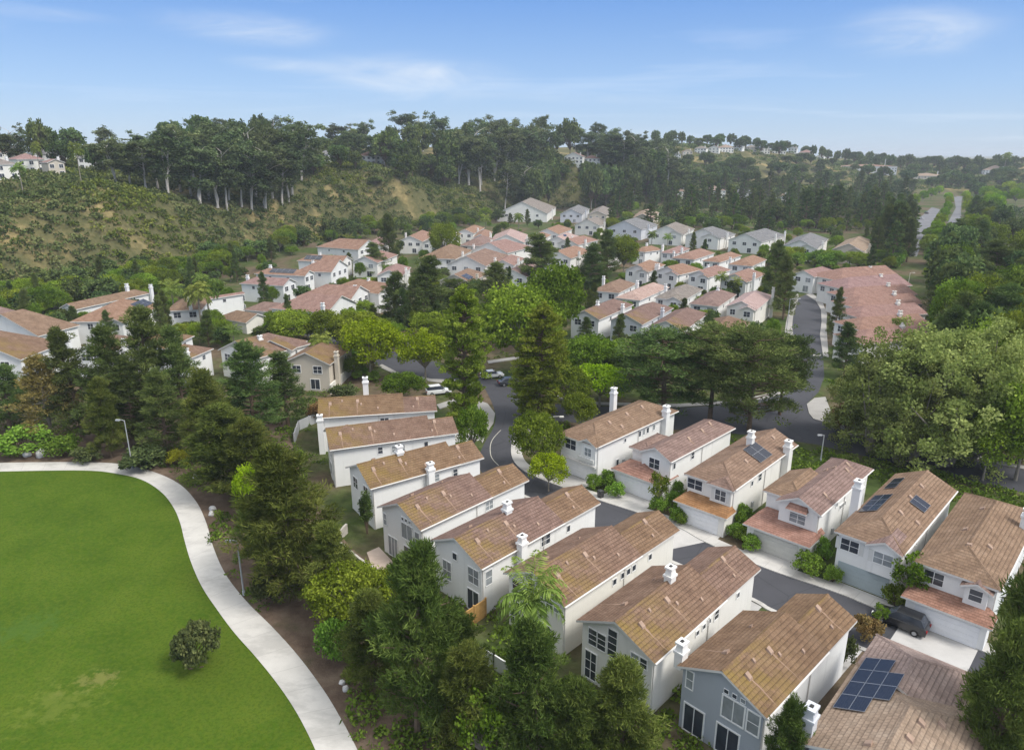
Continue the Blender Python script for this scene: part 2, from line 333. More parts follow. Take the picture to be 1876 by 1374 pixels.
POLE = plain('pale_concrete_pole', (0.56, 0.54, 0.48), 0.8, 0.1); POLEG = plain('gray_steel_pole', (0.40, 0.41, 0.42), 0.5, 0.08); LAMPG = plain('lamp_lens', (0.7, 0.7, 0.66), 0.3, 0.03)
WOOD = plain('cedar_fence', (0.42, 0.25, 0.09), 0.8, 0.25, 3.0); VINYL = plain('white_vinyl', (0.70, 0.70, 0.69), 0.5, 0.04); STONE = plain('block_wall', (0.46, 0.43, 0.38), 0.9, 0.18, 2.2)
ROCK = plain('pale_boulder', (0.60, 0.585, 0.55), 0.9, 0.18, 2.5)

def foliage(name, dark, mid, light, trans=0.22, hue=0.02):
    m = bpy.data.materials.new(name); m.use_nodes = True; t = m.node_tree; t.nodes.clear()
    at = t.nodes.new('ShaderNodeAttribute'); at.attribute_name = 'tint'
    dark, mid, light = [tuple(x * 1.85 for x in k) for k in (dark, mid, light)]
    c = ramp(t, at.outputs['Fac'], [(0.0, dark), (0.5, mid), (1.0, light)])
    hs = t.nodes.new('ShaderNodeHueSaturation'); t.links.new(c, hs.inputs['Color']); r = objrand(t)
    t.links.new(maprange(t, r, 0, 1, 0.5 - hue, 0.5 + hue), hs.inputs['Hue']); hs.inputs['Saturation'].default_value = 1.1
    mu = t.nodes.new('ShaderNodeMath'); mu.operation = 'FRACT'; m2 = t.nodes.new('ShaderNodeMath'); m2.operation = 'MULTIPLY'; m2.inputs[1].default_value = 7.31
    t.links.new(r, m2.inputs[0]); t.links.new(m2.outputs[0], mu.inputs[0]); t.links.new(maprange(t, mu.outputs[0], 0, 1, 0.78, 1.22), hs.inputs['Value'])
    d = t.nodes.new('ShaderNodeBsdfDiffuse'); tr = t.nodes.new('ShaderNodeBsdfTranslucent'); ms = t.nodes.new('ShaderNodeMixShader'); ms.inputs[0].default_value = trans
    t.links.new(hs.outputs[0], d.inputs[0]); t.links.new(hs.outputs[0], tr.inputs[0]); t.links.new(d.outputs[0], ms.inputs[1]); t.links.new(tr.outputs[0], ms.inputs[2])
    o = t.nodes.new('ShaderNodeOutputMaterial'); t.links.new(ms.outputs[0], o.inputs[0]); return m
F_PINE = foliage('pine_needles', (0.028, 0.040, 0.012), (0.058, 0.078, 0.022), (0.108, 0.128, 0.039))
F_PINED = foliage('dark_pine_needles', (0.026, 0.040, 0.015), (0.052, 0.072, 0.025), (0.090, 0.115, 0.040))
F_BROWN = foliage('browning_needles', (0.066, 0.055, 0.022), (0.125, 0.096, 0.040), (0.185, 0.145, 0.068))
F_BROAD = foliage('broad_leaves', (0.040, 0.060, 0.011), (0.092, 0.128, 0.023), (0.160, 0.198, 0.042), 0.3)
F_COL = foliage('column_tree_leaves', (0.050, 0.070, 0.014), (0.112, 0.148, 0.028), (0.185, 0.218, 0.050), 0.25)
F_BRIGHT = foliage('bright_leaves', (0.065, 0.105, 0.012), (0.135, 0.200, 0.024), (0.215, 0.285, 0.048), 0.3)
F_SYC = foliage('sycamore_leaves', (0.070, 0.088, 0.028), (0.145, 0.170, 0.058), (0.225, 0.245, 0.095), 0.3)
F_EUC = foliage('eucalyptus_leaves', (0.030, 0.042, 0.020), (0.058, 0.076, 0.036), (0.100, 0.118, 0.056), 0.2)
F_FAR = foliage('woodland_leaves', (0.024, 0.038, 0.016), (0.054, 0.076, 0.028), (0.105, 0.130, 0.048), 0.2)
F_HEDGE = foliage('hedge_leaves', (0.042, 0.068, 0.014), (0.088, 0.135, 0.028), (0.15, 0.205, 0.050), 0.2)
F_PALM = foliage('palm_fronds', (0.045, 0.065, 0.018), (0.095, 0.128, 0.036), (0.175, 0.195, 0.060), 0.25)
F_DARKB = foliage('dark_shrub_leaves', (0.026, 0.034, 0.016), (0.050, 0.064, 0.026), (0.090, 0.104, 0.044), 0.15)
F_RUST = foliage('rusty_leaves', (0.070, 0.042, 0.022), (0.125, 0.082, 0.042), (0.16, 0.125, 0.06), 0.2)
F_YEL = foliage('yellow_green_leaves', (0.115, 0.115, 0.018), (0.20, 0.195, 0.032), (0.29, 0.265, 0.06), 0.25)
BARK = plain('brown_bark', (0.16, 0.115, 0.080), 0.95, 0.3, 3.0); BARKW = plain('pale_eucalyptus_bark', (0.50, 0.46, 0.41), 0.9, 0.25, 1.2); BARKG = plain('gray_bark', (0.27, 0.24, 0.20), 0.95, 0.25, 2.0)

# ------------------------------------------------------------------ ground, lawn, paths, streets
def ground_mat():
    m, t, b = mat('ground_cover_soil', 0.95, 0.05)
    o = coord(t); n1 = noise(t, 0.035, 6, o, 0.62); n2 = noise(t, 0.6, 5, o, 0.65); n3 = noise(t, 0.011, 4, o)
    soil = ramp(t, n2, [(0.3, (0.085, 0.062, 0.042)), (0.7, (0.165, 0.125, 0.085))])
    green = ramp(t, n2, [(0.3, (0.036, 0.054, 0.016)), (0.7, (0.082, 0.115, 0.034))])
    dry = ramp(t, n2, [(0.3, (0.18, 0.140, 0.060)), (0.7, (0.34, 0.265, 0.125))])
    c = mixc(t, maprange(t, n1, 0.40, 0.58), soil, green)
    sx = t.nodes.new('ShaderNodeSeparateXYZ'); t.links.new(o, sx.inputs[0])
    hill = maprange(t, sx.outputs['Z'], 0.5, 4.0)
    hc = mixc(t, maprange(t, n1, 0.50, 0.66), ramp(t, n2, [(0.3, (0.062, 0.066, 0.027)), (0.7, (0.128, 0.120, 0.053))]), dry)
    c = mixc(t, hill, c, hc)
    t.links.new(c, b.inputs['Base Color']); bump(t, b, noise(t, 2.5, 5, o), 0.15, 0.6)
    return m
GROUND = ground_mat()
gx = np.concatenate([-np.geomspace(9000, 520, 16), np.arange(-500, 620, 6.0), np.arange(620, 1300, 20.0), np.geomspace(1320, 9000, 14)])
gy = np.concatenate([[-400, -150], np.arange(-80, 640, 6.0), np.arange(640, 1400, 14.0), np.geomspace(1410, 16000, 18)])
GX, GY = np.meshgrid(gx, gy)
GZ = hgt(np.clip(GX, -1500, 2200), np.minimum(GY, 2600))
me = bpy.data.meshes.new('ground')
vv = np.stack([GX, GY, GZ], -1).reshape(-1, 3); nx, ny = len(gx), len(gy)
idx = np.arange(nx * ny).reshape(ny, nx)
qf = np.stack([idx[:-1, :-1], idx[:-1, 1:], idx[1:, 1:], idx[1:, :-1]], -1).reshape(-1, 4)
def fast_mesh(me, v, q):
    me.vertices.add(len(v)); me.vertices.foreach_set('co', np.ascontiguousarray(v, dtype=np.float32).ravel())
    k = q.shape[1]; me.loops.add(q.size); me.loops.foreach_set('vertex_index', np.ascontiguousarray(q, dtype=np.int32).ravel())
    me.polygons.add(len(q)); me.polygons.foreach_set('loop_start', np.arange(len(q), dtype=np.int32) * k)
    me.polygons.foreach_set('loop_total', np.full(len(q), k, dtype=np.int32)); me.update(calc_edges=True)
fast_mesh(me, vv, qf); me.polygons.foreach_set('use_smooth', [True] * len(qf)); me.materials.append(GROUND)
go = bpy.data.objects.new('ground', me); COL.objects.link(go); tag(go, kind='structure')

def smooth_line(pts, n=10):
    pts = [np.array(p, float) for p in pts]; o = []
    for i in range(len(pts) - 1):
        p0, p1, p2, p3 = pts[max(i - 1, 0)], pts[i], pts[i + 1], pts[min(i + 2, len(pts) - 1)]
        for k in range(n):
            t = k / n; o.append(0.5 * (2 * p1 + (p2 - p0) * t + (2 * p0 - 5 * p1 + 4 * p2 - p3) * t * t + (3 * p1 - p0 - 3 * p2 + p3) * t ** 3))
    o.append(pts[-1]); return o
def sheet(name, pts, z, m, kind='structure', z0=None):
    """flat sheet from ground points (x, y); with z0 a slab with sides (a kerb)"""
    import bmesh
    bm = bmesh.new(); vs = [bm.verts.new((p[0], p[1], z)) for p in pts]; f = bm.faces.new(vs)
    if f.normal.z < 0 or f.calc_area() == 0: pass
    bm.normal_update()
    if f.normal.z < 0: bmesh.ops.reverse_faces(bm, faces=[f])
    if z0 is not None:
        n = len(vs); lo = [bm.verts.new((p[0], p[1], z0)) for p in pts]
        for i in range(n): j = (i + 1) % n; bm.faces.new([vs[i], vs[j], lo[j], lo[i]])
    bmesh.ops.triangulate(bm, faces=[f])
    bmesh.ops.recalc_face_normals(bm, faces=bm.faces) if z0 is not None else None
    me = bpy.data.meshes.new(name); bm.to_mesh(me); bm.free(); me.materials.append(m)
    o = bpy.data.objects.new(name, me); COL.objects.link(o)
    if kind: tag(o, kind=kind)
    return o
def px_pts(l): return [P(*p)[:2] for p in l]
def offset(line, d):
    line = [np.array(p[:2]) for p in line]; o = []
    for i, p in enumerate(line):
        t = line[min(i + 1, len(line) - 1)] - line[max(i - 1, 0)]; t /= np.linalg.norm(t); o.append(p + d * np.array([-t[1], t[0]]))
    return o

def lawn_mat():
    m, t, b = mat('lawn_grass', 0.95, 0.05); o = coord(t)
    n1 = noise(t, 0.16, 5, o, 0.6); n2 = noise(t, 0.05, 3, o, 0.5); n3 = noise(t, 9, 3, o)
    c = ramp(t, n1, [(0.30, (0.040, 0.082, 0.006)), (0.5, (0.062, 0.112, 0.009)), (0.70, (0.098, 0.140, 0.016))])
    c = mixc(t, maprange(t, n2, 0.5, 0.68, 0, 0.55), c, (0.100, 0.138, 0.016))
    c = mixc(t, maprange(t, n3, 0.3, 0.7, 0, 0.35), c, (0.035, 0.085, 0.012))
    # a worn dry patch in the turf
    def patch(px, py, rx, ry, lo, hi, col, amt, c):
        q = P(px, py); mp = t.nodes.new('ShaderNodeMapping'); mp.vector_type = 'TEXTURE'
        mp.inputs['Location'].default_value = (q[0], q[1], 0); mp.inputs['Scale'].default_value = (rx, ry, 1); mp.inputs['Rotation'].default_value = (0, 0, 0.5)
        t.links.new(o, mp.inputs['Vector']); ln = t.nodes.new('ShaderNodeVectorMath'); ln.operation = 'LENGTH'; t.links.new(mp.outputs[0], ln.inputs[0])
        a = t.nodes.new('ShaderNodeMath'); a.operation = 'ADD'; t.links.new(ln.outputs['Value'], a.inputs[0])
        t.links.new(maprange(t, noise(t, 0.9, 6, o, 0.7), 0.3, 0.7, -0.8, 0.8), a.inputs[1])
        return mixc(t, maprange(t, a.outputs[0], lo, hi, amt, 0.0), c, col)
    c = mixc(t, maprange(t, noise(t, 1.6, 6, o, 0.7), 0.38, 0.62, 0, 0.6), c, (0.090, 0.122, 0.014))
    c = mixc(t, maprange(t, noise(t, 3.4, 4, o, 0.7), 0.46, 0.62, 0, 0.5), c, (0.036, 0.074, 0.006))
    c = patch(172, 1248, 2.3, 1.1, 0.0, 1.1, (0.23, 0.19, 0.075), 0.5, c)
    c = patch(110, 1285, 4.0, 3.0, 0.1, 1.0, (0.13, 0.16, 0.03), 0.5, c)
    c = patch(50, 1150, 3.2, 2.2, 0.45, 1.1, (0.058, 0.115, 0.022), 0.5, c)
    t.links.new(c, b.inputs['Base Color']); bump(t, b, noise(t, 14, 4, o), 0.05, 0.7); return m
def concrete(name, c, joint=None):
    m, t, b = mat(name, 0.9, 0.1); o = coord(t)
    k = ramp(t, noise(t, 0.5, 5, o, 0.6), [(0.3, tuple(x * 0.86 for x in c)), (0.68, c)])
    mp = t.nodes.new('ShaderNodeMapping'); mp.inputs['Scale'].default_value = (0.45, 1.0, 1); mp.inputs['Rotation'].default_value = (0, 0, 0.6); t.links.new(o, mp.inputs['Vector'])
    st = maprange(t, noise(t, 0.35, 6, mp.outputs[0], 0.7), 0.47, 0.64, 0, 0.6)
    k = mixc(t, st, k, tuple(x * 0.62 for x in c))
    if joint:
        br = t.nodes.new('ShaderNodeTexBrick'); t.links.new(coord(t, 'UV'), br.inputs['Vector']); br.offset = 0
        br.inputs['Scale'].default_value = 1; br.inputs['Brick Width'].default_value = joint; br.inputs['Row Height'].default_value = joint; br.inputs['Mortar Size'].default_value = 0.02
        k = mixc(t, maprange(t, br.outputs['Fac'], 0, 1, 0, 0.6), k, tuple(x * 0.5 for x in c))
    t.links.new(k, b.inputs['Base Color']); bump(t, b, noise(t, 12, 3, o), 0.01, 0.3); return m
PATHM = concrete('park_path_concrete', (0.56, 0.54, 0.50), 3.0); WALKM = concrete('sidewalk_concrete', (0.52, 0.50, 0.47), 1.5); DRIVE = concrete('driveway_concrete', (0.50, 0.485, 0.465))
PATIO = concrete('pink_patio_paving', (0.52, 0.42, 0.35))
def asphalt():
    m, t, b = mat('asphalt', 0.85, 0.25); o = coord(t)
    k = ramp(t, noise(t, 0.12, 5, o, 0.6), [(0.3, (0.046, 0.047, 0.055)), (0.7, (0.066, 0.067, 0.077))])
    k = mixc(t, maprange(t, noise(t, 30, 2, o), 0.3, 0.7, 0, 0.3), k, (0.09, 0.09, 0.095))
    vo = t.nodes.new('ShaderNodeTexVoronoi'); vo.feature = 'DISTANCE_TO_EDGE'; vo.inputs['Scale'].default_value = 0.16; t.links.new(o, vo.inputs['Vector'])
    k = mixc(t, maprange(t, vo.outputs['Distance'], 0.003, 0.012, 0.32, 0.0), k, (0.022, 0.022, 0.025))
    k = mixc(t, maprange(t, noise(t, 0.5, 4, o, 0.7), 0.6, 0.72, 0, 0.45), k, (0.035, 0.035, 0.038))
    t.links.new(k, b.inputs['Base Color']); bump(t, b, noise(t, 25, 3, o), 0.01, 0.4); return m
ASPH = asphalt()
def asphalt_far():
    m, t, b = mat('worn_asphalt', 0.9, 0.2)
    t.links.new(ramp(t, noise(t, 0.1, 5, coord(t)), [(0.3, (0.14, 0.14, 0.15)), (0.7, (0.19, 0.19, 0.20))]), b.inputs['Base Color']); return m
ASPHF = asphalt_far()
PAINT = plain('road_paint', (0.46, 0.44, 0.38), 0.7, 0.15)
def mulch():
    m, t, b = mat('mulch', 0.95, 0.05); o = coord(t)
    c = ramp(t, noise(t, 0.35, 6, o, 0.68), [(0.28, (0.085, 0.058, 0.042)), (0.5, (0.15, 0.108, 0.078)), (0.72, (0.23, 0.175, 0.125))])
    c = mixc(t, maprange(t, noise(t, 0.12, 4, o), 0.56, 0.68, 0, 0.7), c, (0.075, 0.09, 0.035))
    t.links.new(c, b.inputs['Base Color']); bump(t, b, noise(t, 5, 6, o, 0.7), 0.15, 0.9); return m
MULCH = mulch()

path_in = px_pts([(-260, 880), (-120, 868), (0, 864), (150, 862), (215, 868), (262, 880), (297, 903), (318, 930), (330, 958), (338, 990), (350, 1030), (370, 1075), (400, 1120), (430, 1160), (470, 1205), (510, 1255), (545, 1308), (578, 1374), (602, 1440), (625, 1540)])
path_out = px_pts([(-260, 862), (-120, 851), (0, 848), (150, 847), (225, 851), (285, 866), (330, 888), (360, 920), (378, 958), (390, 1000), (412, 1050), (450, 1100), (500, 1150), (545, 1200), (590, 1260), (622, 1312), (655, 1374), (682, 1440), (710, 1540)])
def resample(l, n):
    l = np.array(l); s_ = np.concatenate([[0], np.cumsum(np.linalg.norm(np.diff(l, axis=0), axis=1))]); t = np.linspace(0, s_[-1], n)
    return [np.array([np.interp(x, s_, l[:, 0]), np.interp(x, s_, l[:, 1])]) for x in t]
pin, pout = resample(smooth_line(path_in, 6), 120), resample(smooth_line(path_out, 6), 120)
sheet('lawn', [*pin, P(300, 1800)[:2], P(-900, 1700)[:2], P(-900, 900)[:2]], 0.02, lawn_mat())
sheet('mulch_bed', [*offset(pout, -0.02)[::-1], *[P(*p)[:2] for p in ((-260, 800), (0, 800), (200, 760), (400, 740), (520, 760), (560, 900), (640, 1000), (760, 1100), (900, 1250), (1000, 1400), (900, 1540))]], 0.012, MULCH)
pm = MB(); dacc = 0.0                                      # the path: a ribbon with joints every three metres
for i in range(len(pin) - 1):
    d = np.linalg.norm((pout[i + 1] + pin[i + 1] - pout[i] - pin[i]) / 2); wd = np.linalg.norm(pout[i] - pin[i])
    pm.poly([(*pin[i], .05), (*pout[i], .05), (*pout[i + 1], .05), (*pin[i + 1], .05)], 0, [(dacc, 0.1), (dacc, 2.9), (dacc + d, 2.9), (dacc + d, 0.1)])
    for l in (pin, pout): pm.poly([(*l[i], .05), (*l[i + 1], .05), (*l[i + 1], 0), (*l[i], 0)], 0)
    dacc += d
tag(pm.build('path', PATHM), kind='structure')

# the private street between the two house rows, following its north-east kerb, then the S-curve
kerb = smooth_line(px_pts([(1900, 1235), (1760, 1178), (1598, 1113), (1531, 1086), (1400, 1041), (1294, 995), (1245, 968), (1184, 945), (1100, 918), (1040, 897), (990, 878), (958, 862), (941, 845), (936, 826), (940, 808), (956, 786)]), 6)
lftk = smooth_line(px_pts([(1940, 1330), (1760, 1258), (1560, 1178), (1421, 1119), (1383, 1098), (1260, 1040), (1190, 1010), (1110, 975), (1040, 945), (985, 918), (930, 893), (885, 868), (876, 842), (886, 815), (903, 785), (908, 762), (900, 735), (886, 708)]), 6)
sheet('street', [*kerb, *lftk[::-1]], 0.024, ASPH)
cross_top = px_pts([(886, 708), (870, 704), (800, 700), (740, 692), (690, 668), (640, 640), (560, 615), (488, 600), (430, 600), (440, 585), (505, 582), (600, 600), (690, 640), (714, 641), (742, 654), (830, 668), (890, 690), (952, 712), (1000, 726), (1070, 742), (1150, 748), (1240, 748), (1320, 742), (1400, 731), (1440, 722), (1466, 702), (1478, 680),
     (1470, 655), (1456, 630), (1451, 600), (1453, 580), (1463, 546), (1476, 540), (1495, 552), (1504, 568), (1505, 591), (1502, 614), (1508, 654), (1510, 690), (1500, 718), (1478, 740), (1484, 762), (1523, 780), (1577, 798), (1660, 815), (1754, 835), (1845, 855), (1980, 882), (1980, 925), (1845, 897), (1700, 862), (1600, 840), (1500, 815), (1400, 800), (1300, 790), (1200, 785), (1100, 780), (1030, 772), (956, 786)])
sheet('cross_street', cross_top, 0.020, ASPH)
def walk(name, pts): return sheet(name, px_pts(pts), 0.12, WALKM, z0=-0.05)
kin = offset(kerb, -1.6)
n0 = 0
def ribbon(name, a, b, z=0.12):
    r = MB(); acc = 0
    for i in range(len(a) - 1):
        d = np.linalg.norm(a[i + 1] - a[i])
        r.poly([(*a[i], z), (*b[i], z), (*b[i + 1], z), (*a[i + 1], z)], 0, [(acc, .1), (acc, 1.4), (acc + d, 1.4), (acc + d, .1)])
        for l in (a, b): r.poly([(*l[i], z), (*l[i + 1], z), (*l[i + 1], -.02), (*l[i], -.02)], 0)
        acc += d
    return tag(r.build(name, WALKM), kind='structure')
ribbon('sidewalk', kerb, kin)
ribbon('sidewalk', lftk[:60], offset(lftk[:60], 0.5))
walk('sidewalk', [(870, 732), (893, 740), (907, 758), (904, 776), (892, 792), (884, 812), (874, 800), (880, 776), (866, 750)])
walk('sidewalk', [(1018, 722), (1040, 722), (1072, 737), (1240, 741), (1320, 736), (1397, 725), (1436, 714), (1440, 719), (1400, 731), (1320, 741), (1240, 747), (1070, 741), (1022, 729)])
walk('sidewalk', [(1478, 741), (1492, 730), (1512, 728), (1524, 760), (1524, 778), (1490, 768), (1482, 758)])
walk('sidewalk', [(1463, 546), (1453, 580), (1451, 600), (1456, 630), (1466, 655), (1452, 640), (1436, 622), (1440, 590), (1452, 548), (1462, 538)])
walk('sidewalk', [(1476, 540), (1495, 552), (1504, 568), (1505, 591), (1502, 614), (1508, 654), (1518, 655), (1514, 600), (1515, 575), (1506, 552), (1488, 538)])
walk('sidewalk', [(1523, 779), (1577, 797), (1660, 814), (1754, 834), (1845, 854), (1980, 881), (1980, 874), (1845, 848), (1754, 828), (1660, 808), (1577, 791), (1523, 773)])
walk('sidewalk', [(700, 668), (740, 689), (745, 686), (790, 695), (840, 697), (868, 702), (868, 706), (800, 701), (738, 693), (692, 672)])
walk('sidewalk', [(800, 742), (845, 728), (866, 722), (868, 727), (840, 738), (806, 750)])
walk('sidewalk', [(893, 662), (960, 652), (962, 656), (895, 667)])
# the big divided road in the distance
for pts in ([(1640, 470), (1664, 415), (1690, 395), (1707, 380), (1722, 384), (1708, 408), (1692, 436), (1680, 470)], [(1727, 425), (1741, 400), (1751, 381), (1748, 362), (1744, 355), (1766, 352), (1762, 366), (1760, 385), (1764, 428), (1768, 470), (1712, 470)]):
    sheet('road', px_pts(pts), 0.03, ASPHF)
# painted line in the bend and a stop bar
ln = smooth_line(px_pts([(917, 788), (904, 802), (898, 815), (898, 832), (903, 843), (913, 853)]), 6)
lr = MB(); lo_ = offset(ln, 0.11)
for i in range(len(ln) - 1): lr.poly([(*ln[i], .034), (*lo_[i], .034), (*lo_[i + 1], .034), (*ln[i + 1], .034)])
tag(lr.build('road_marking', PAINT), kind='structure')
sheet('road_marking', px_pts([(1490, 650), (1504, 650), (1504, 652.5), (1490, 652.5)]), 0.034, PAINT)

# ------------------------------------------------------------------ houses
class House:
    def __init__(s, K, F, S, ze, name, label, cat, group, wall, roof, base=None, Wd=None, Ld=None, slope=0.45):
        zb = 0.0 if base is None else base
        s.ze = ze; k, f, q = P(*K, zb + ze), P(*F, zb + ze), P(*S, zb + ze)
        u = (q - k)[:2]; s.L = Ld or float(np.linalg.norm(u)); u = u / np.linalg.norm(u); v = np.array([-u[1], u[0]])
        d = float((f - k)[:2] @ v); s.sg = 1 if d > 0 else -1; s.W = Wd or abs(d)
        s.k = k; s.u = u; s.v = v * s.sg; s.zb = zb; s.wall = wall; s.roof = roof; s.slope = slope; s.oh = 0.4
        s.root = empty(name, (k[0], k[1], zb), math.atan2(u[1], u[0]), label, cat, group); s.blocks = []
    def put(s, mb, name, mats, parent=None, **kw):
        mb.v = [(x, y * s.sg, z) for x, y, z in mb.v]
        return mb.build(name, mats, parent or s.root, flip=s.sg < 0, **kw)
    def world(s, u, v): return s.k[:2] + s.u * u + s.v * v
    def block(s, u0, u1, v0, v1, e0='gable', e1='gable', ze=None, slope=None, wall=True, roof=None, wm=None, z0=-0.3, oh0=None, oh1=None, ohv=(None, None), caps=True):
        ze = ze or s.ze; sl = slope or s.slope; th = 0.2; oh = s.oh
        o0 = oh if oh0 is None else oh0; o1 = oh if oh1 is None else oh1
        w_ = (v1 - v0) / 2; vm = (v0 + v1) / 2; zr = ze + sl * w_; k = math.sqrt(1 + sl * sl)
        a = u0 + (min(w_, (u1 - u0) * .49) if e0 == 'hip' else 0); b = u1 - (min(w_, (u1 - u0) * .49) if e1 == 'hip' else 0)
        r = MB()
        tops = [([(u0, v0, ze), (u1, v0, ze), (b, vm, zr), (a, vm, zr)], lambda p: (p[0], (p[1] - v0) * k)),
                ([(u1, v1, ze), (u0, v1, ze), (a, vm, zr), (b, vm, zr)], lambda p: (p[0] + 50, (v1 - p[1]) * k))]
        if e0 == 'hip': tops.append(([(u0, v1, ze), (u0, v0, ze), (a, vm, zr)], lambda p: (p[1] + 0.3, (p[0] - u0) * k)))
        if e1 == 'hip': tops.append(([(u1, v0, ze), (u1, v1, ze), (b, vm, zr)], lambda p: (p[1] + 80, (u1 - p[0]) * k)))
        for pts, fn in tops:
            r.poly(pts, 0, [fn(p) for p in pts]); r.poly([(x, y, z - th) for x, y, z in pts[::-1]], 1)
        edges = [((u0, v0, ze), (u1, v0, ze)), ((u1, v1, ze), (u0, v1, ze))]
        edges += [((u0, v1, ze), (u0, v0, ze))] if e0 == 'hip' else [((u0, v1, ze), (a, vm, zr)), ((a, vm, zr), (u0, v0, ze))]
        edges += [((u1, v0, ze), (u1, v1, ze))] if e1 == 'hip' else [((u1, v0, ze), (b, vm, zr)), ((b, vm, zr), (u1, v1, ze))]
        for p, q in edges: r.poly([(p[0], p[1], p[2] - th), (q[0], q[1], q[2] - th), q, p], 1)
        if caps:
            def cap(p, q):
                p, q = np.array(p), np.array(q); d = q - p; d /= np.linalg.norm(d); n = np.cross(d, (0, 0, 1)); n /= np.linalg.norm(n)
                t_ = np.array([0, 0, .07]); e = n * .15 - np.array([0, 0, .03])
                r.poly([p + e, q + e, q + t_, p + t_], 0, [(0, .1), (np.linalg.norm(q - p), .1), (np.linalg.norm(q - p), .3), (0, .3)])
                e2 = -n * .15 - np.array([0, 0, .03]); r.poly([q + e2, p + e2, p + t_, q + t_], 0, [(0, .1), (np.linalg.norm(q - p), .1), (np.linalg.norm(q - p), .3), (0, .3)])
            if b - a > .2: cap((a, vm, zr), (b, vm, zr))
            if e0 == 'hip': cap((u0, v0, ze), (a, vm, zr)); cap((u0, v1, ze), (a, vm, zr))
            if e1 == 'hip': cap((u1, v0, ze), (b, vm, zr)); cap((u1, v1, ze), (b, vm, zr))
        s.put(r, 'roof', [roof or s.roof, SOFF])
        B = dict(u0=u0, u1=u1, v0=v0, v1=v1, ze=ze, sl=sl, zr=zr, vm=vm, wu0=u0 + o0, wu1=u1 - o1,
                 wv0=v0 + (oh if ohv[0] is None else ohv[0]), wv1=v1 - (oh if ohv[1] is None else ohv[1])); s.blocks.append(B)
        if wall:
            m = MB(); U0, U1, V0, V1 = B['wu0'], B['wu1'], B['wv0'], B['wv1']
            za, zb_ = ze + sl * (V0 - v0) - .09, ze + sl * (v1 - V1) - .09
            zt = zr - .09
            m.poly([(U0, V0, z0), (U1, V0, z0), (U1, V0, za), (U0, V0, za)]); m.poly([(U1, V1, z0), (U0, V1, z0), (U0, V1, zb_), (U1, V1, zb_)])
            g0 = [(U0, V1, z0), (U0, V0, z0), (U0, V0, za)] + ([(U0, vm, zt)] if e0 != 'hip' else []) + [(U0, V1, zb_)]
            g1 = [(U1, V0, z0), (U1, V1, z0), (U1, V1, zb_)] + ([(U1, vm, zt)] if e1 != 'hip' else []) + [(U1, V0, za)]
            m.poly(g0); m.poly(g1)
            s.put(m, 'wall', wm or s.wall)
        return B
    def top(s, B, u, v): return B['ze'] + B['sl'] * min(v - B['v0'], B['v1'] - v)
    def face(s, B, f):
        if f == 'F': c = B['wu0']; return lambda a, z, d: (c - d, a, z)
        if f == 'B': c = B['wu1']; return lambda a, z, d: (c + d, a, z)
        if f == 'R': c = B['wv0']; return lambda a, z, d: (a, c - d, z)
        c = B['wv1']; return lambda a, z, d: (a, c + d, z)
    def fbox(s, mb, fn, a0, a1, z0, z1, d0, d1, m=0):
        p, q = fn(a0, z0, d0), fn(a1, z1, d1)
        mb.box(min(p[0], q[0]), max(p[0], q[0]), min(p[1], q[1]), max(p[1], q[1]), min(p[2], q[2]), max(p[2], q[2]), m)
    def win(s, B, f, a, z, w_, h, nx=1, ny=2, glass=None, name='window', frame=None, shut=False, fw=.08):
        fn = s.face(B, f); m = MB(); a0, a1, z0, z1 = a - w_ / 2, a + w_ / 2, z, z + h
        for x0, x1, y0, y1 in ((a0 - fw, a0, z0 - fw, z1 + fw), (a1, a1 + fw, z0 - fw, z1 + fw), (a0, a1, z0 - fw, z0), (a0, a1, z1, z1 + fw)): s.fbox(m, fn, x0, x1, y0, y1, -.02, .07)
        for i in range(1, nx): x = a0 + w_ * i / nx; s.fbox(m, fn, x - .03, x + .03, z0, z1, -.02, .055)
        if ny > 1:
            for i in range(nx):
                x0 = a0 + w_ * i / nx + (.03 if i else 0); x1 = a0 + w_ * (i + 1) / nx - (.03 if i < nx - 1 else 0)
                for j in range(1, ny): y = z0 + h * j / ny; s.fbox(m, fn, x0, x1, y - .02, y + .02, -.02, .05)
        o = s.put(m, name, frame or TRIM)
        g = MB(); s.fbox(g, fn, a0, a1, z0, z1, .0, .025); s.put(g, 'pane', glass or (GLASSB if random.random() < .22 else GLASS), o)
        if shut:
            for x in (a0 - fw - .42, a1 + fw + .02):
                k = MB(); s.fbox(k, fn, x, x + .4, z0 - .05, z1 + .05, -.02, .05); s.put(k, 'shutter', SHUT)
        return o
    def garage(s, B, f, a, w_, h=2.15, m=None, z=0.05):
        fn = s.face(B, f); g = MB()
        for i in range(4): s.fbox(g, fn, a - w_ / 2, a + w_ / 2, z + h * i / 4 + .015, z + h * (i + 1) / 4 - .015, -.02, .045)
        s.fbox(g, fn, a - w_ / 2, a + w_ / 2, z, z + h, -.02, .02)
        return s.put(g, 'garage_door', m or GDOOR)
    def chimney(s, u, v, z0, z1, a=.5, b=.42, m=None):
        a, b = a * .82, b * .82; z1 = z1 - .35
        c = MB(); c.frust((u, v), a, b, z0, z1 - .95, a, b); c.frust((u, v), a + .09, b + .09, z1 - .95, z1 - .74, a + .09, b + .09)
        c.frust((u, v), a - .02, b - .02, z1 - .72, z1 - .18, a - .1, b - .1); c.frust((u, v), a + .02, b + .02, z1 - .18, z1, a + .02, b + .02)
        o = s.put(c, 'chimney', m or s.wall); f = MB(); f.frust((u, v), .15, .12, z1 - .02, z1 + .08, .13, .11); s.put(f, 'flue', SOOT, o)
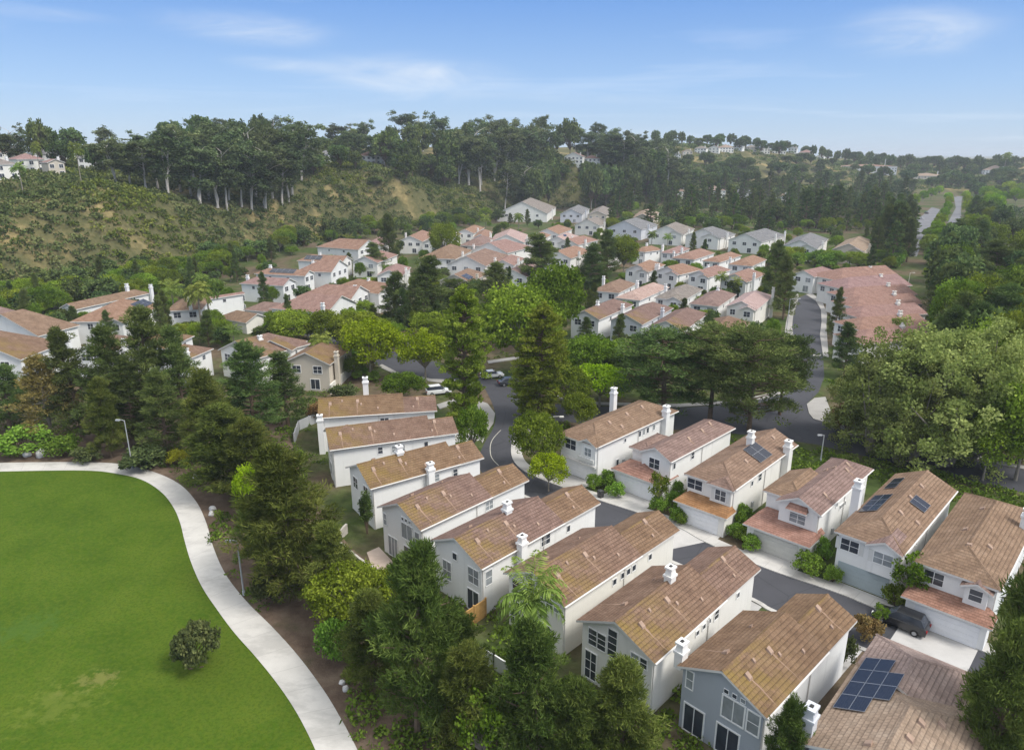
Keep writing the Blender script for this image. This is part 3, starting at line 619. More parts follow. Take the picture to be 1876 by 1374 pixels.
    def vent(s, B, u, v, big=True, L=2.4):
        k = 1 if v < B['vm'] else -1; z = s.top(B, u, v); sl = B['sl']; m = MB()
        a, b, h = (.24, .24, .22) if big else (.13, .13, .2)
        pts = [(u - a, v - b), (u + a, v - b), (u + a, v + b), (u - a, v + b)]
        lo = [(x, y, s.top(B, x, y) - .03) for x, y in pts]; hi = [(u + (x - u) * .8, v + (y - v) * .8, s.top(B, x, y) + h * (.75 if (y - v) * k < 0 else 1)) for x, y in pts]
        m.poly(hi)
        for i in range(4): j = (i + 1) % 4; m.poly([lo[i], lo[j], hi[j], hi[i]])
        s.put(m, 'roof_vent', VENT)
        if big and L:
            q = MB(); n = 9; x0 = u + random.uniform(-.12, .12); ll = L * random.uniform(.7, 1.2); j0 = x0
            ve = max(B['v0'] + .3, v - k * ll) if k > 0 else min(B['v1'] - .3, v + ll); row_ = []
            for i in range(n + 1):
                t0 = i / n; w0 = random.uniform(.05, .13) * (1 - t0 * .75); va = v - k * b + (ve - v) * t0; j0 += random.uniform(-.035, .035); row_.append(((j0 - w0, va), (j0 + w0, va)))
            vs_ = [(x, y, s.top(B, x, y) + .012) for pr in row_ for x, y in pr]; q.v = vs_
            for i in range(n): q.f.append([2 * i, 2 * i + 1, 2 * i + 3, 2 * i + 2]); q.m.append(0); q.uv.append([(0, 0)] * 4)
            s.put(q, 'lime_streak', STREAK)
    def solar(s, B, u0, v0, nu, nv, pw=1.65, ph=1.0, skip=()):
        k = math.sqrt(1 + B['sl'] ** 2); g = .015
        for i in range(nu):
            for j in range(nv):
                if (i, j) in skip: continue
                a0 = u0 + i * (pw + g); b0 = v0 + j * (ph / k + g); m = MB()
                c = [(a0, b0), (a0 + pw, b0), (a0 + pw, b0 + ph / k), (a0, b0 + ph / k)]
                hi = [(x, y, s.top(B, x, y) + .16) for x, y in c]; lo = [(x, y, z - .05) for x, y, z in hi]
                m.poly(hi, 0, [(.0, 0), (pw, 0), (pw, ph), (0, ph)])
                for q in range(4): r = (q + 1) % 4; m.poly([lo[q], lo[r], hi[r], hi[q]], 1)
                m.poly(lo[::-1], 1); o = s.put(m, 'solar_panel', [SOLAR, ALU])
                e = MB(); z_ = .166
                for (xa, ya, xb, yb) in ((a0, b0, a0 + pw, b0 + .018), (a0, b0 + ph / k - .018, a0 + pw, b0 + ph / k), (a0, b0 + .03, a0 + .03, b0 + ph / k - .03), (a0 + pw - .03, b0 + .03, a0 + pw, b0 + ph / k - .03)):
                    e.poly([(x, y, s.top(B, x, y) + z_) for x, y in ((xa, ya), (xb, ya), (xb, yb), (xa, yb))])
                s.put(e, 'panel_frame', ALU, o)
    def skirt(s, ui, uo, va, vb, zi, zo, m=None, cheek=.8):
        r = MB(); k = 1.1; th = .18
        A, B_, C, D = (uo, va, zo), (uo, vb, zo), (ui, vb - cheek, zi), (ui, va + cheek, zi); E, G_ = (ui, vb, zo), (ui, va, zo)
        for pts, fn in (([A, D, C, B_], lambda p: (p[1], (p[0] - uo) * k)), ([B_, C, E], lambda p: (p[0] + 9, (vb - p[1]) * k)), ([G_, D, A], lambda p: (p[0] + 19, (p[1] - va) * k))):
            r.poly(pts, 0, [fn(p) for p in pts])
        r.poly([(p[0], p[1], p[2] - th) for p in (A, B_, E, G_)], 1)
        for p, q in ((B_, A), (E, B_), (A, G_)): r.poly([(p[0], p[1], p[2] - th), (q[0], q[1], q[2] - th), q, p], 1)
        s.put(r, 'skirt_roof', [m or TILE_S, SOFF])
    def drive(s, u0, u1, v0, v1, z=0.03):
        def reach(u, v, d, line):                               # how far the slab runs before it meets the kerb
            p, r = s.world(u, v), s.u * d; best = 12.0
            for a, b in zip(line, line[1:]):
                e = b - a; den = r[0] * e[1] - r[1] * e[0]
                if abs(den) < 1e-6: continue
                w_ = a - p; t_ = (w_[0] * e[1] - w_[1] * e[0]) / den; k_ = (w_[0] * r[1] - w_[1] * r[0]) / den
                if t_ > 0 and -.01 <= k_ <= 1.01: best = min(best, t_)
            return best
        if u0 < 0: q = [s.world(u1 - reach(u1, v, -1, kin) - .02, v) for v in (v0, v1)]; pts = [q[0], s.world(u1, v0), s.world(u1, v1), q[1]]
        else: q = [s.world(u0 + reach(u0, v, 1, lftk) - .5, v) for v in (v0, v1)]; pts = [s.world(u0, v0), q[0], q[1], s.world(u0, v1)]
        sheet('driveway', pts, z, DRIVE)

# ---- the row of houses backing on the park (each: mossy tile gables, one long house deep)
GL = 'houses backing on the park'
def left_house(K, F, S, label, wall=WHITE, Wd=None, af=.63, wb=.72, chim=(), roof=TILE_L, moss=True, front=None, side=(), vents=None, slope=.47, ze=5.5, sidewall=None):
    h = House(K, F, S, ze, 'row_house', label, 'house', GL, wall, roof, Wd=Wd, slope=slope)
    L, Wt = h.L, h.W; a = L * af; b = Wt * wb
    A = h.block(0, a, 0, Wt, oh1=.15); B = h.block(a + .004, L, 0, b, oh0=-.2)
    h.A, h.B = A, B
    for (u, v, z) in chim:
        h.chimney(u * L, v * Wt, 0 if v < .1 else h.top(A, u * L, v * Wt) - .6, z)
    for i, (u, v, big) in enumerate(vents or [(.10, .32, 1), (.17, .66, 1), (.33, .35, 1), (.36, .27, 0), (.20, .38, 0), (.45, .70, 0), (.50, .15, 0), (.84, .32, 1), (.80, .12, 0)]):
        blk = A if u * L < a - .4 else B
        if blk is B and v * Wt > b - .3: continue
        h.vent(blk, u * L, v * Wt, bool(big), 2.6)
    for (u, z, w_, hh, nx, gl) in side: h.win(A if u * L < a - 1 else B, 'R', u * L, z, w_, hh, nx, 1 if hh < .9 else 2, GLASSB if gl else GLASS)
    if front: front(h, A)
    h.garage(B, 'B', b / 2, 4.6 if b > 5.4 else b - 1.2)
    h.drive(L - .6, L + 1.0, .4, b - .3)
    return h
def front_a(h, A):
    h.win(A, 'F', 6.55, 3.5, .5, 1.3); [h.win(A, 'F', v, 5.25, .32, .32, 1, 1) for v in (3.4, 2.8, 2.2)]
    h.win(A, 'F', 2.75, 3.2, 1.75, 1.75, 2, 1); h.win(A, 'F', 1.05, 3.2, .7, 1.5, 1, 2); h.win(A, 'F', 5.35, .1, 1.6, 2.3, 3, 1, name='sliding_door'); h.win(A, 'F', 2.3, .1, 2.2, 2.2, 3, 1, name='sliding_door')
def front_b(h, A):
    h.win(A, 'F', 4.1, 4.6, .6, .7, 1, 1); h.win(A, 'F', 5.3, 1.9, 1.2, 2.0, 2, 2, GLASSB); h.win(A, 'F', 1.5, 3.1, 1.4, 1.6, 2, 2, GLASSB); h.win(A, 'R', 1.3, 3.1, .8, 1.5, 1, 2, GLASSB)
    h.win(A, 'F', 1.6, .1, 1.5, 2.2, 2, 1, name='sliding_door')
def front_c(h, A):
    h.win(A, 'F', 6.1, 3.65, .8, 1.5, 1, 3); h.win(A, 'F', 5.2, 3.65, .8, 1.5, 1, 3); h.win(A, 'F', 4.15, 3.6, .85, 2.5, 1, 4); h.win(A, 'F', 2.0, 4.2, .7, .85, 1, 2); h.win(A, 'F', 1.2, 4.2, .6, .85, 1, 2)
    h.win(A, 'F', 6.2, .3, 1.1, 2.6, 2, 3); h.win(A, 'F', 2.8, .1, 1.8, 2.2, 2, 1, name='sliding_door')
def front_d(h, A):
    h.win(A, 'F', 6.2, 3.9, .55, 1.5, 1, 2, GLASSB); [h.win(A, 'F', v, 5.3, .34, .34, 1, 1, fw=.03) for v in (3.25, 2.6, 1.95)]
    h.win(A, 'F', 2.6, 3.3, 1.65, 1.75, 2, 1, GLASSB, fw=.11); h.win(A, 'F', 1.05, 3.3, .85, 1.7, 1, 2, GLASSB, fw=.11)
    h.win(A, 'F', 5.6, .1, 1.6, 2.35, 2, 1, name='sliding_door', fw=.12); h.win(A, 'F', 2.8, .1, 1.7, 2.35, 2, 1, name='sliding_door', fw=.12)
def front_e(h, A):
    h.win(A, 'F', h.W * .72, 3.4, 1.2, 1.4, 2, 2); h.win(A, 'F', h.W * .3, 3.4, 1.2, 1.4, 2, 2); h.win(A, 'F', h.W * .5, .1, 1.8, 2.2, 2, 1, name='sliding_door')
sd = [(.13, 4.0, .55, .5, 1, 0), (.45, 3.9, .5, .6, 1, 0), (.72, 3.9, .5, .6, 1, 0)]
L1 = left_house((581.5, 766), (594, 733), (801, 752), 'white house with short brown roof at the far end of the park row', af=.72, wb=.8, Wd=7.5, chim=[(.40, .9, 9.6), (.02, -.02, 6.4)], front=front_e, side=[(.55, 4.2, 1.2, .5, 2, 0)])
L2 = left_house((603.5, 825), (590, 790), (840, 793), 'long white house with ochre roof corner beside the curved gray fence', af=.80, wb=.8, Wd=7.3, front=front_e, side=[(.38, 3.9, .6, .9, 1, 0), (.52, 3.8, 1.7, .9, 3, 1), (.74, 4.0, .5, .7, 1, 0)])
L3 = left_house((678, 896), (640, 868), (887, 838), 'white house with squat chimney on its roof, behind the dark cypress', af=.78, wb=.78, Wd=7.3, chim=[(.36, .50, 8.6), (.50, -.02, 7.2)], front=front_e, side=[(.57, 3.9, .7, .9, 1, 1), (.74, 3.9, .6, .9, 1, 0)])
L4 = left_house((770, 972), (688, 929), (969.6, 879), 'white gabled house with pink patio and glass sliding doors, no chimney', front=front_a, side=[(.62, 3.9, 1.1, 1.0, 2, 1)])
L5 = left_house((881.8, 1043), (782, 991.5), (1100.6, 921), 'white gabled house with chimney in mid roof and second chimney on its side wall', front=front_b, chim=[(.40, .50, 8.7), (.29, -.03, 7.3)], side=[(.52, 3.9, 1.3, 1.1, 2, 0), (.72, 3.9, .5, .7, 1, 0)], af=.66)
L6 = left_house((1034, 1112), (911, 1054.6), (1246, 971), 'cream walled house with mossy roof and no chimney, behind the shaggy palm', wall=CREAM, front=front_c, side=[(.42, 3.9, .5, .6, 1, 0), (.49, 4.0, .55, .6, 1, 0), (.54, 4.0, .55, .6, 1, 0), (.59, 4.0, .55, .6, 1, 0), (.74, 4.0, .5, .6, 1, 0)])
L7 = left_house((1199.6, 1215.7), (1049.5, 1140), (1394.5, 1041.5), 'white gabled house with grid windows and white chimney halfway up its mossy roof', wall=WARM, front=front_c, chim=[(.45, .50, 8.9)], side=[(.40, 3.9, .45, .45, 1, 0), (.46, 3.95, .45, .45, 1, 0), (.51, 4.0, .45, .45, 1, 0), (.58, 3.8, .7, .9, 1, 0), (.80, 4.0, .5, .5, 1, 0)])
L8 = left_house((1405, 1316), (1237.5, 1239), (1571, 1136), 'blue gray gabled house with white trimmed windows and sliding doors', wall=WHITE, Wd=7.2, front=None, chim=[(.06, 1.03, 7.4)], af=.64)
# the blue paint covers the gable end only: a cladding panel proud of the stucco
A = L8.A; g = MB(); U = A['wu0'] - .03; V0, V1 = A['wv0'] - .02, A['wv1'] + .02
tz = lambda v: L8.top(A, 0, v) - .21
for p in ([(U, V1, -.2), (U, V0, -.2), (U, V0, tz(V0)), (U, A['vm'], A['zr'] - .21), (U, V1, tz(V1))],):
    g.poly(p); g.poly([(x + .028, y, z) for x, y, z in p[::-1]])
    for i in range(5): j = (i + 1) % 5; g.poly([p[j], p[i], (p[i][0] + .028, *p[i][1:]), (p[j][0] + .028, *p[j][1:])])
L8.put(g, 'gable_cladding', BLUE); A2 = dict(A); A2['wu0'] = U; front_d(L8, A2)
# L9: the big tan roof with the solar array, nearest the camera
_a, _d = P(1468, 1362, 5.5), P(1598, 1172, 5.5); _u = (_d - _a) / np.linalg.norm(_d - _a); _k = _a - np.array([-_u[1], _u[0], 0]) * 9.2
L9 = House(proj(_k)[:2], (1468, 1362), proj(_k + _u * 15)[:2], 5.5, 'row_house', 'white house under a tan tiled roof with large dark solar array, nearest the camera', 'house', GL, LAV, TILE_T, Wd=9.2, Ld=15.0, slope=.42)
A = L9.block(0, 10.5, 0, L9.W, 'gable', 'hip'); B = L9.block(8.0, 15.2, 2.6, L9.W - .01, 'gable', 'hip', ze=5.45, slope=.44, oh0=.2)
C = L9.block(11.0, 15.6, -1.2, 4.6, 'hip', 'hip', ze=4.9, slope=.42)
L9.solar(A, 4.3, L9.W - 3.35, 4, 3, 1.7, 1.05, skip=((0, 0), (3, 0))); L9.chimney(1.2, L9.W + .05, 0, 8.0, .55, .45)
for u, v in ((1.2, .62), (3.2, .42), (1.5, .36), (5.2, .40), (6.5, .30)): L9.vent(A, u, v * L9.W, True, 0)
front_e(L9, A); L9.garage(C, 'B', 1.7, 4.4)
L9.drive(15, 20, -.8, 4)

# ---- the row across the street
GR = 'houses across the street with garages facing it'
def right_house(K, F, S, label, wall=WHITE, Wd=None, ze=5.5, slope=.44):
    return House(K, F, S, ze, 'street_house', label, 'house', GR, wall, TILE_R, Wd=Wd, slope=slope)
def gable_front(h, v0, v1, u0=-.35, ze=None, proj=3.2, win=(1.6, 1.3, 2), shut=False, wm=None, wz=3.75, z0=2.2, sl=.5):
    G_ = h.block(u0, proj, v0, v1, 'gable', 'gable', ze=ze or h.ze - .02, slope=sl, roof=TILE_R, wm=wm, z0=z0, oh1=.3); m = (v0 + v1) / 2
    h.win(G_, 'F', m, wz, win[0], win[1], win[2], 2, shut=shut); return G_
# R1
h = right_house((1095.3, 819.7), (1024.5, 792), (1243, 753), 'white house at the street bend with chimneys on both sides of its ridge')
A = h.block(0, h.L, 0, h.W, 'hip', 'hip'); gable_front(h, .05, 3.3, -.3, win=(1.1, 1.1, 2)); h.win(A, 'F', 4.9, 3.7, 1.8, 1.4, 2, 2); h.win(A, 'L', 1.6, 3.7, .8, 1.4, 1, 2)
h.chimney(h.L * .66, h.W + .1, 0, 9.4, .5, .45); h.chimney(h.L * .82, -.05, 0, 7.6, .55, .5); h.garage(A, 'F', h.W / 2, 4.9)
b = MB(); h.fbox(b, h.face(A, 'F'), .6, 3.2, 2.95, 3.45, -.02, .55); h.put(b, 'balcony_rail', SHUT); b = MB(); h.fbox(b, h.face(A, 'F'), .4, 6.2, 2.45, 2.6, -.02, .5); h.put(b, 'canopy', SOFF)
for u in (.52, .57, .62, .70): h.win(A, 'R', u * h.L, 4.0, .5, .8, 1, 1)
h.win(A, 'R', .34 * h.L, 4.2, .4, .5, 1, 1); h.win(A, 'R', 5, 1.2, .5, .9, 1, 1)
for u, v in ((.30, .36), (.52, .38), (.72, .40), (.36, .18)): h.vent(A, u * h.L, v * h.W, True, 1.6)
h.drive(-5.2, .3, .7, h.W - .4); R1 = h
# R2
h = right_house((1229, 847), (1170, 831.5), (1347, 784), 'white house with single gable window and a lower wing roof beside it', Wd=4.9)
A = h.block(0, h.L, 0, h.W, 'gable', 'hip', slope=.5); C = h.block(2.2, 9, h.W - .3, h.W + 3.0, 'hip', 'hip', ze=4.6, slope=.42)
h.win(A, 'F', 2.6, 3.7, 1.5, 1.35, 2, 2); h.win(A, 'R', 1.5, 4, .5, .8, 1, 1); h.win(A, 'R', .36 * h.L, 4.0, .7, .9, 1, 2); h.win(A, 'L', 1.2, 3.9, .6, .8, 1, 1)
gb = h.block(-1.7, 2.5, 0.2, h.W + 2.9, 'hip', 'hip', ze=2.75, slope=.30, roof=TILE_S, oh1=.5); h.garage(gb, 'F', (h.W + 3) / 2, 4.9)
for u, v in ((.40, .3), (.62, .33), (.78, .40)): h.vent(A, u * h.L, v * h.W, True, .8)
h.drive(-5.6, -1.3, 1.0, h.W + 2.2); R2 = h
# R3
h = right_house((1347, 898), (1260, 863), (1462, 815), 'cream house with four solar panels beside its roof chimney and orange garage roof', wall=WARM)
A = h.block(0, h.L, 0, h.W, 'hip', 'gable'); h.win(A, 'F', 5.2, 3.75, 1.9, 1.25, 2, 2)
bay = h.block(-.4, 2.0, 0.0, 3.4, 'hip', 'gable', ze=h.ze - .02, slope=.44, z0=2.6); h.win(bay, 'F', 1.7, 3.6, 1.3, 1.3, 2, 2, shut=True)
h.skirt(.45, -2.0, -.2, h.W + .1, 3.35, 2.7); g = MB(); g.box(-1.55, .5, .2, h.W - .3, -.2, 2.6); h.put(g, 'wall', h.wall); gB = dict(A); gB['wu0'] = -1.55; h.garage(gB, 'F', h.W / 2 + .1, 4.9)
h.chimney(h.L * .60, h.W * .52, 6, 9.0, .5, .45); h.chimney(h.L * .80, -.05, 0, 7.6, .55, .5); h.solar(A, h.L * .46, .75, 2, 2, 1.65, 1.3)
h.win(A, 'R', .30 * h.L, 4.0, .5, .6, 1, 1); h.win(A, 'R', .42 * h.L, 3.9, .8, .9, 1, 2); h.vent(A, h.L * .86, h.W * .36); h.vent(A, h.L * .36, h.W * .28)
h.drive(-6.5, -1.5, .5, h.W - .4); R3 = h
# R4
h = right_house((1503.7, 945), (1422.7, 919), (1600, 859.5), 'white house with hooded gable window and taupe garage door', Wd=5.0)
A = h.block(0, h.L, 0, h.W, 'gable', 'hip', slope=.5); C = h.block(1.6, 9.0, 2.5, h.W + 2.2, 'hip', 'gable', ze=h.ze - .03, slope=.45)
h.win(A, 'F', 2.5, 3.55, 1.7, 1.4, 2, 3); h.skirt(.42, -.35, 1.4, 3.7, 5.75, 5.2, cheek=.2)
h.skirt(1.9, -2.3, -.1, h.W + 2.4, 3.5, 2.7); g = MB(); g.box(-1.85, .5, .3, h.W + 2.0, -.2, 2.6); h.put(g, 'wall', h.wall); gB = dict(A); gB['wu0'] = -1.85; h.garage(gB, 'F', (h.W + 2.4) / 2, 5.0, m=GDOORT)
for u in (.44, .47, .50, .53): h.win(A, 'R', u * h.L, 3.4, .35, .5, 1, 1)
h.win(A, 'R', .36 * h.L, 4.2, .5, .6, 1, 1)
for u, v in ((.24, .22), (.62, .70), (.80, .40), (.72, .32), (.66, .56)): h.vent(A, u * h.L, v * h.W, True, 1.0)
h.drive(-6.8, -1.8, .6, h.W + 1.6); R4 = h
# R5
h = right_house((1656.5, 1017), (1528, 972.6), (1754, 899), 'white house with gray green garage door, tall chimney and solar panels on both slopes', slope=.46)
A = h.block(0, h.L, 0, h.W, 'hip', 'gable'); gable_front(h, .02, 3.4, -.45, proj=3.4, win=(1.7, 1.2, 2), shut=True, z0=2.5); h.win(A, 'F', 5.0, 3.65, 1.7, 1.25, 2, 2, shut=True)
h.garage(A, 'F', h.W / 2 + .1, 4.9, m=GDOORG, h=2.2); h.chimney(h.L * .34, h.W + .25, 0, 9.2, .55, .5)
h.solar(A, h.L * .50, .9, 2, 1, 1.1, 1.7); h.solar(A, h.L * .28, h.W - 2.2, 3, 2, 1.7, .95); h.solar(A, h.L * .68, h.W - 1.7, 2, 1, 1.7, 1.2)
for u, v in ((.34, .36), (.56, .40), (.76, .40), (.36, .12)): h.vent(A, u * h.L, v * h.W, True, .8)
for u in (.3, .5): h.win(A, 'R', u * h.L, 4, .4, .5, 1, 1)
h.drive(-5.4, .2, .6, h.W - .3); R5 = h
# R6
h = right_house((1834, 1083), (1716, 1022), (1905, 940), 'white house behind the tall pine, orange skirt roof above its white garage door', slope=.44, Wd=7.0)
A = h.block(0, h.L, 0, h.W, 'hip', 'hip'); gable_front(h, .4, 3.0, -.5, ze=5.0, win=(1.0, 1.1, 1), z0=2.4); h.win(A, 'F', 5.2, 3.7, 1.6, 1.25, 2, 2)
h.skirt(.45, -2.0, -.2, h.W + .1, 3.35, 2.7); g = MB(); g.box(-1.55, .5, .2, h.W - .3, -.2, 2.6); h.put(g, 'wall', h.wall); gB = dict(A); gB['wu0'] = -1.55; h.garage(gB, 'F', h.W / 2 - .2, 5.2)
h.chimney(h.L * .72, .6, 5, 8.3, .5, .45)
for u, v in ((.2, .5), (.4, .66), (.7, .62), (.3, .30)): h.vent(A, u * h.L, v * h.W, True, 0)
h.drive(-6.0, -1.5, .5, h.W - .4); R6 = h

# gutters' downpipes, meter boxes on the near houses
for h in (L1, L2, L3, L4, L5, L6, L7, L8, R1, R2, R3, R4, R5, R6):
    A = h.blocks[0]
    for u in (A['wu0'] + .12, A['wu0'] + h.L * .48):
        if u > A['wu1']: continue
        p = MB(); p.tube([(u, A['wv0'] - .07, 0), (u, A['wv0'] - .07, A['ze'] - .15)], [.055, .055], 6); h.put(p, 'downpipe', SOFF)
    p = MB(); p.box(A['wu0'] + h.L * .30, A['wu0'] + h.L * .30 + .45, A['wv0'] - .18, A['wv0'], 1.0, 1.7); h.put(p, 'meter_box', POLEG)
    p = MB(); p.tube([(A['u0'] + .02, A['v0'] - .06, A['ze'] - .06), (A['u1'] - .02, A['v0'] - .06, A['ze'] - .06)], [.075, .075], 6); h.put(p, 'gutter', SOFF)

# ---- farther houses
def far_house(K, F, S, label, group, wall=WHITE, roof=TILE_P, ze=5.4, e0='gable', e1='hip', base=None, chim=((.3, -.04, 7.6),), cross=0, solar=None, slope=.45, Wd=None, Ld=None, wins=True, name='house', lower=True):
    h = House(K, F, S, ze, name, label, 'house', group, wall, roof, base=base, Wd=Wd, Ld=Ld, slope=slope)
    if not group.startswith(('houses stacked', 'houses in the long')): k_ = 1.12 if 'valley' in group else 1.0; h.L *= 1.14 * k_; h.W *= 1.06 * k_
    A = h.block(0, h.L, 0, h.W, e0, e1, caps=False, z0=-3 if base else -.3)
    if cross: C = h.block(-1.2, h.L * .5, h.W * .03, h.W * (.03 + cross), 'gable', 'gable', ze=ze - .03, slope=slope, caps=False, oh1=.2, z0=-3 if base else -.3)
    for (u, v, z) in chim: h.chimney(u * h.L, v * h.W, 0 if v < .1 or v > .9 else ze, z, .5, .42)
    if wins:
        FB = C if cross else A
        if cross: h.win(C, 'F', h.W * (.03 + cross / 2), 3.5, 1.5, 1.3, 2, 2, fw=.1); h.win(A, 'F', h.W * (.5 + .5 * (.03 + cross)), 3.5, 1.2, 1.3, 2, 2, fw=.1)
        else:
            for f in ((.28, .72) if h.W < 11 else (.2, .5, .8)): h.win(A, 'F', h.W * f, 3.5, 1.6, 1.3, 2, 2, fw=.1)
        for f in (.35, .7): h.win(A, 'R', h.L * f, 3.9, .9, .8, 1, 2, fw=.08)
        if lower: h.win(FB, 'F', h.W * .35, .4, 1.7, 1.9, 2, 1, fw=.1)
    if solar: h.solar(A, solar[0] * h.L, solar[1] * h.W, solar[2], solar[3], 2.2, 1.3)
    return h
rows = []
def row(name, items, **kw):
    items = sorted(items, key=lambda it: it[0][0] + it[1][0])
    for i, it in enumerate(items):
        o = dict(kw); o.update(it[3] if len(it) > 3 else {})
        rt = o.get('roof', TILE_P); word = {'mossy_brown_tile': 'mossy brown', 'brown_tile': 'brown', 'tan_tile': 'tan', 'terracotta_tile': 'terracotta', 'red_tile': 'red', 'pale_pink_tile': 'pale pink', 'gray_slate_tile': 'gray', 'gray_brown_tile': 'gray brown'}[rt.name.split('.')[0]]
        wd = {'white_stucco': 'white', 'cream_stucco': 'cream', 'warm_white_stucco': 'off-white', 'tan_stucco': 'tan', 'pale_gray_stucco': 'pale gray'}[o.get('wall', WHITE).name.split('.')[0]]
        ex = ' and solar panels' if o.get('solar') else ''
        lab = o.pop('lab', None) or f"{wd} house with {word} roof{ex}, {ORD[i]} from left {name}"
        if len(lab.split()) > 16: lab = lab.replace(ex, '')
        rows.append(far_house(it[0], it[1], it[2], lab, 'houses ' + name, **o))
ch2 = ((.3, -.04, 7.8),)
row('in the front row beyond pines', [((1098, 586), (1058.5, 574), (1154.5, 561), dict(chim=((.35, .5, 8.4), (.6, -.05, 7.4)))), ((1177, 595), (1118, 588), (1228, 567.6), dict(chim=((.55, -.05, 7.6),), wall=LAV)), ((1252.6, 607), (1193, 597.5), (1293, 578), dict(chim=())), ((1344, 622), (1276, 612), (1372, 594), dict(chim=((.3, .95, 7.5),)))], roof=TILE_L)
row('in the second row beyond the pines', [((1134, 537), (1088, 532), (1163, 522), dict(e0='hip', chim=((.6, 1.0, 8.4),))), ((1172.6, 550.6), (1135, 543), (1220.6, 529), dict(e0='hip', roof=TILE_PK, chim=((.7, 1.0, 8.0),))), ((1252.6, 551), (1209, 542), (1284.5, 532.5), dict(e0='hip', roof=TILE_B, cross=.55, chim=((.5, 1.0, 8.0),))), ((1316.5, 562), (1267.5, 555), (1346, 542), dict(e0='hip', chim=((.7, .5, 8.3),))), ((1387, 567.6), (1329, 564), (1414, 545), dict(roof=TILE_PK, wall=CREAM, cross=.5, chim=((.85, -.04, 8.6),)))], roof=TILE_R)
row('in the third row beyond the pines', [((1190.7, 498), (1150, 493), (1216, 486.6)), ((1246, 503.7), (1209, 496), (1282, 495), dict(chim=((.2, 1.0, 8),))), ((1301.6, 508), (1261, 504), (1335.7, 496), dict(chim=((.5, .6, 8.2),))), ((1372, 516.5), (1325, 510), (1400, 503.7), dict(chim=((.2, -.04, 8),)))], roof=TILE_P, cross=.48)
row('in the fourth row beyond the pines', [((1182, 462), (1158.7, 459), (1212, 458), dict(chim=((.8, 1, 8), (.9, -.04, 8)))), ((1240, 465), (1214, 462), (1262, 457)), ((1272, 476), (1235.5, 471.7), (1306, 465), dict(chim=((.1, 1, 8),))), ((1319, 481), (1288, 478), (1355, 469.6), dict(chim=())), ((1378, 488), (1338, 484), (1402, 477), dict(chim=((.1, 1, 8),)))], roof=TILE_P, e0='hip')
row('in the long back row', [((1252.6, 430), (1190.7, 426), (1273, 419), dict(roof=TILE_B, cross=.45)), ((1320.8, 436.5), (1254.7, 432), (1348.5, 429), dict(cross=.5)), ((1395.4, 444), (1331.4, 440), (1440, 431), dict(chim=((.5, -.03, 8), (.9, -.03, 8)))), ((1498, 455.7), (1431, 452), (1518, 438), dict(cross=.5)), ((1583.6, 461), (1521, 459), (1604, 443), dict(roof=TILE_T, wall=TAN, cross=.5)), ((1176, 421), (1127, 414), (1206, 412), dict(wall=LAV)), ((1099, 414), (1056, 411), (1120, 407), dict(roof=TILE_B, wall=CREAM))], roof=TILE_G, e1='hip', wall=WARM)
tr = [((1492, 508), (1466, 500), (1530, 499), dict(e0='gable', chim=()))]
row('at the top of the straight street', tr, roof=TILE_P)
row('stacked beside the straight street', [((1540, 516), (1526, 500), (1652, 508), {}), ((1552, 532), (1538, 516), (1672, 523), {}), ((1561, 548), (1550, 533), (1682, 540), {}), ((1569, 565), (1560, 549), (1694, 557), {}), ((1574, 583), (1567, 566), (1701, 575), {}), ((1574, 605), (1570, 586), (1707, 596), {}), ((1582, 631), (1574, 608), (1716, 620), {})], roof=TILE_RED, e0='hip', e1='gable', chim=((.72, .45, 8.6),), slope=.4, wall=WARM)
row('at the brushy hill foot', [((449, 538), (478, 531), (352, 553), dict(chim=())), ((519, 524), (547, 517), (448, 520), dict(chim=((.9, .3, 8),))), ((558.6, 506), (581, 501), (477, 502), dict(solar=(.25, .15, 4, 2), chim=((.8, .6, 8.2),))), ((607, 499), (634, 488), (550, 497), dict(chim=((.9, .7, 8),))), ((627, 481), (656, 476), (553.5, 478), dict(solar=(.5, .1, 3, 2), chim=((.6, .5, 8.4),))), ((656, 458), (703, 452), (588, 453), dict(solar=(.3, .5, 3, 1), chim=((.6, .5, 8.4),)))], roof=TILE_P, e0='gable', e1='hip')
row('of the red block below the hill', [((599, 574), (634, 554), (506, 566), dict(chim=((.04, -.04, 8.4),))), ((642, 550), (668, 535), (553, 545), dict(chim=((.1, .5, 8.6),))), ((693, 539), (712, 526), (622, 527), dict(chim=((.5, .5, 8.6),)))], roof=TILE_P, e1='hip')
row('at the left below the hill', [((139, 567), (111, 564), (262, 540), dict(chim=((.78, .5, 9), (.98, -.1, 8.2)), cross=0)), ((233, 589), (172, 574), (292, 562), dict(e0='hip', cross=.3, solar=(.55, .12, 3, 2), roof=TILE_P, chim=())), ((370, 567), (305, 573), (384, 550), dict(chim=((-.03, .3, 9.0),), e0='hip')), ((38, 659), (-45, 632), (112, 630), dict(roof=TILE_L, chim=((.2, .6, 8.8), (.95, -.05, 8)))), ((70, 616), (-30, 602), (138, 598), dict(roof=TILE_R, chim=())), ((22, 590), (-40, 582), (60, 580), dict(roof=TILE_R, chim=()))], roof=TILE_R)
row('glimpsed behind the park pines', [((335, 662), (290, 652), (385, 641), dict(chim=((.1, -.04, 8),))), ((470, 657), (388, 670), (560, 632), dict(chim=((.35, .4, 8.6),), Wd=11)), ((535, 642), (480, 630), (560, 626), dict(chim=())), ((300, 640), (258, 630), (350, 618)), ((208, 645), (165, 632), (255, 622)), ((604, 668), (536, 655), (643, 640), dict(wall=TAN, chim=((.2, -.04, 7.6),)))], roof=TILE_L)
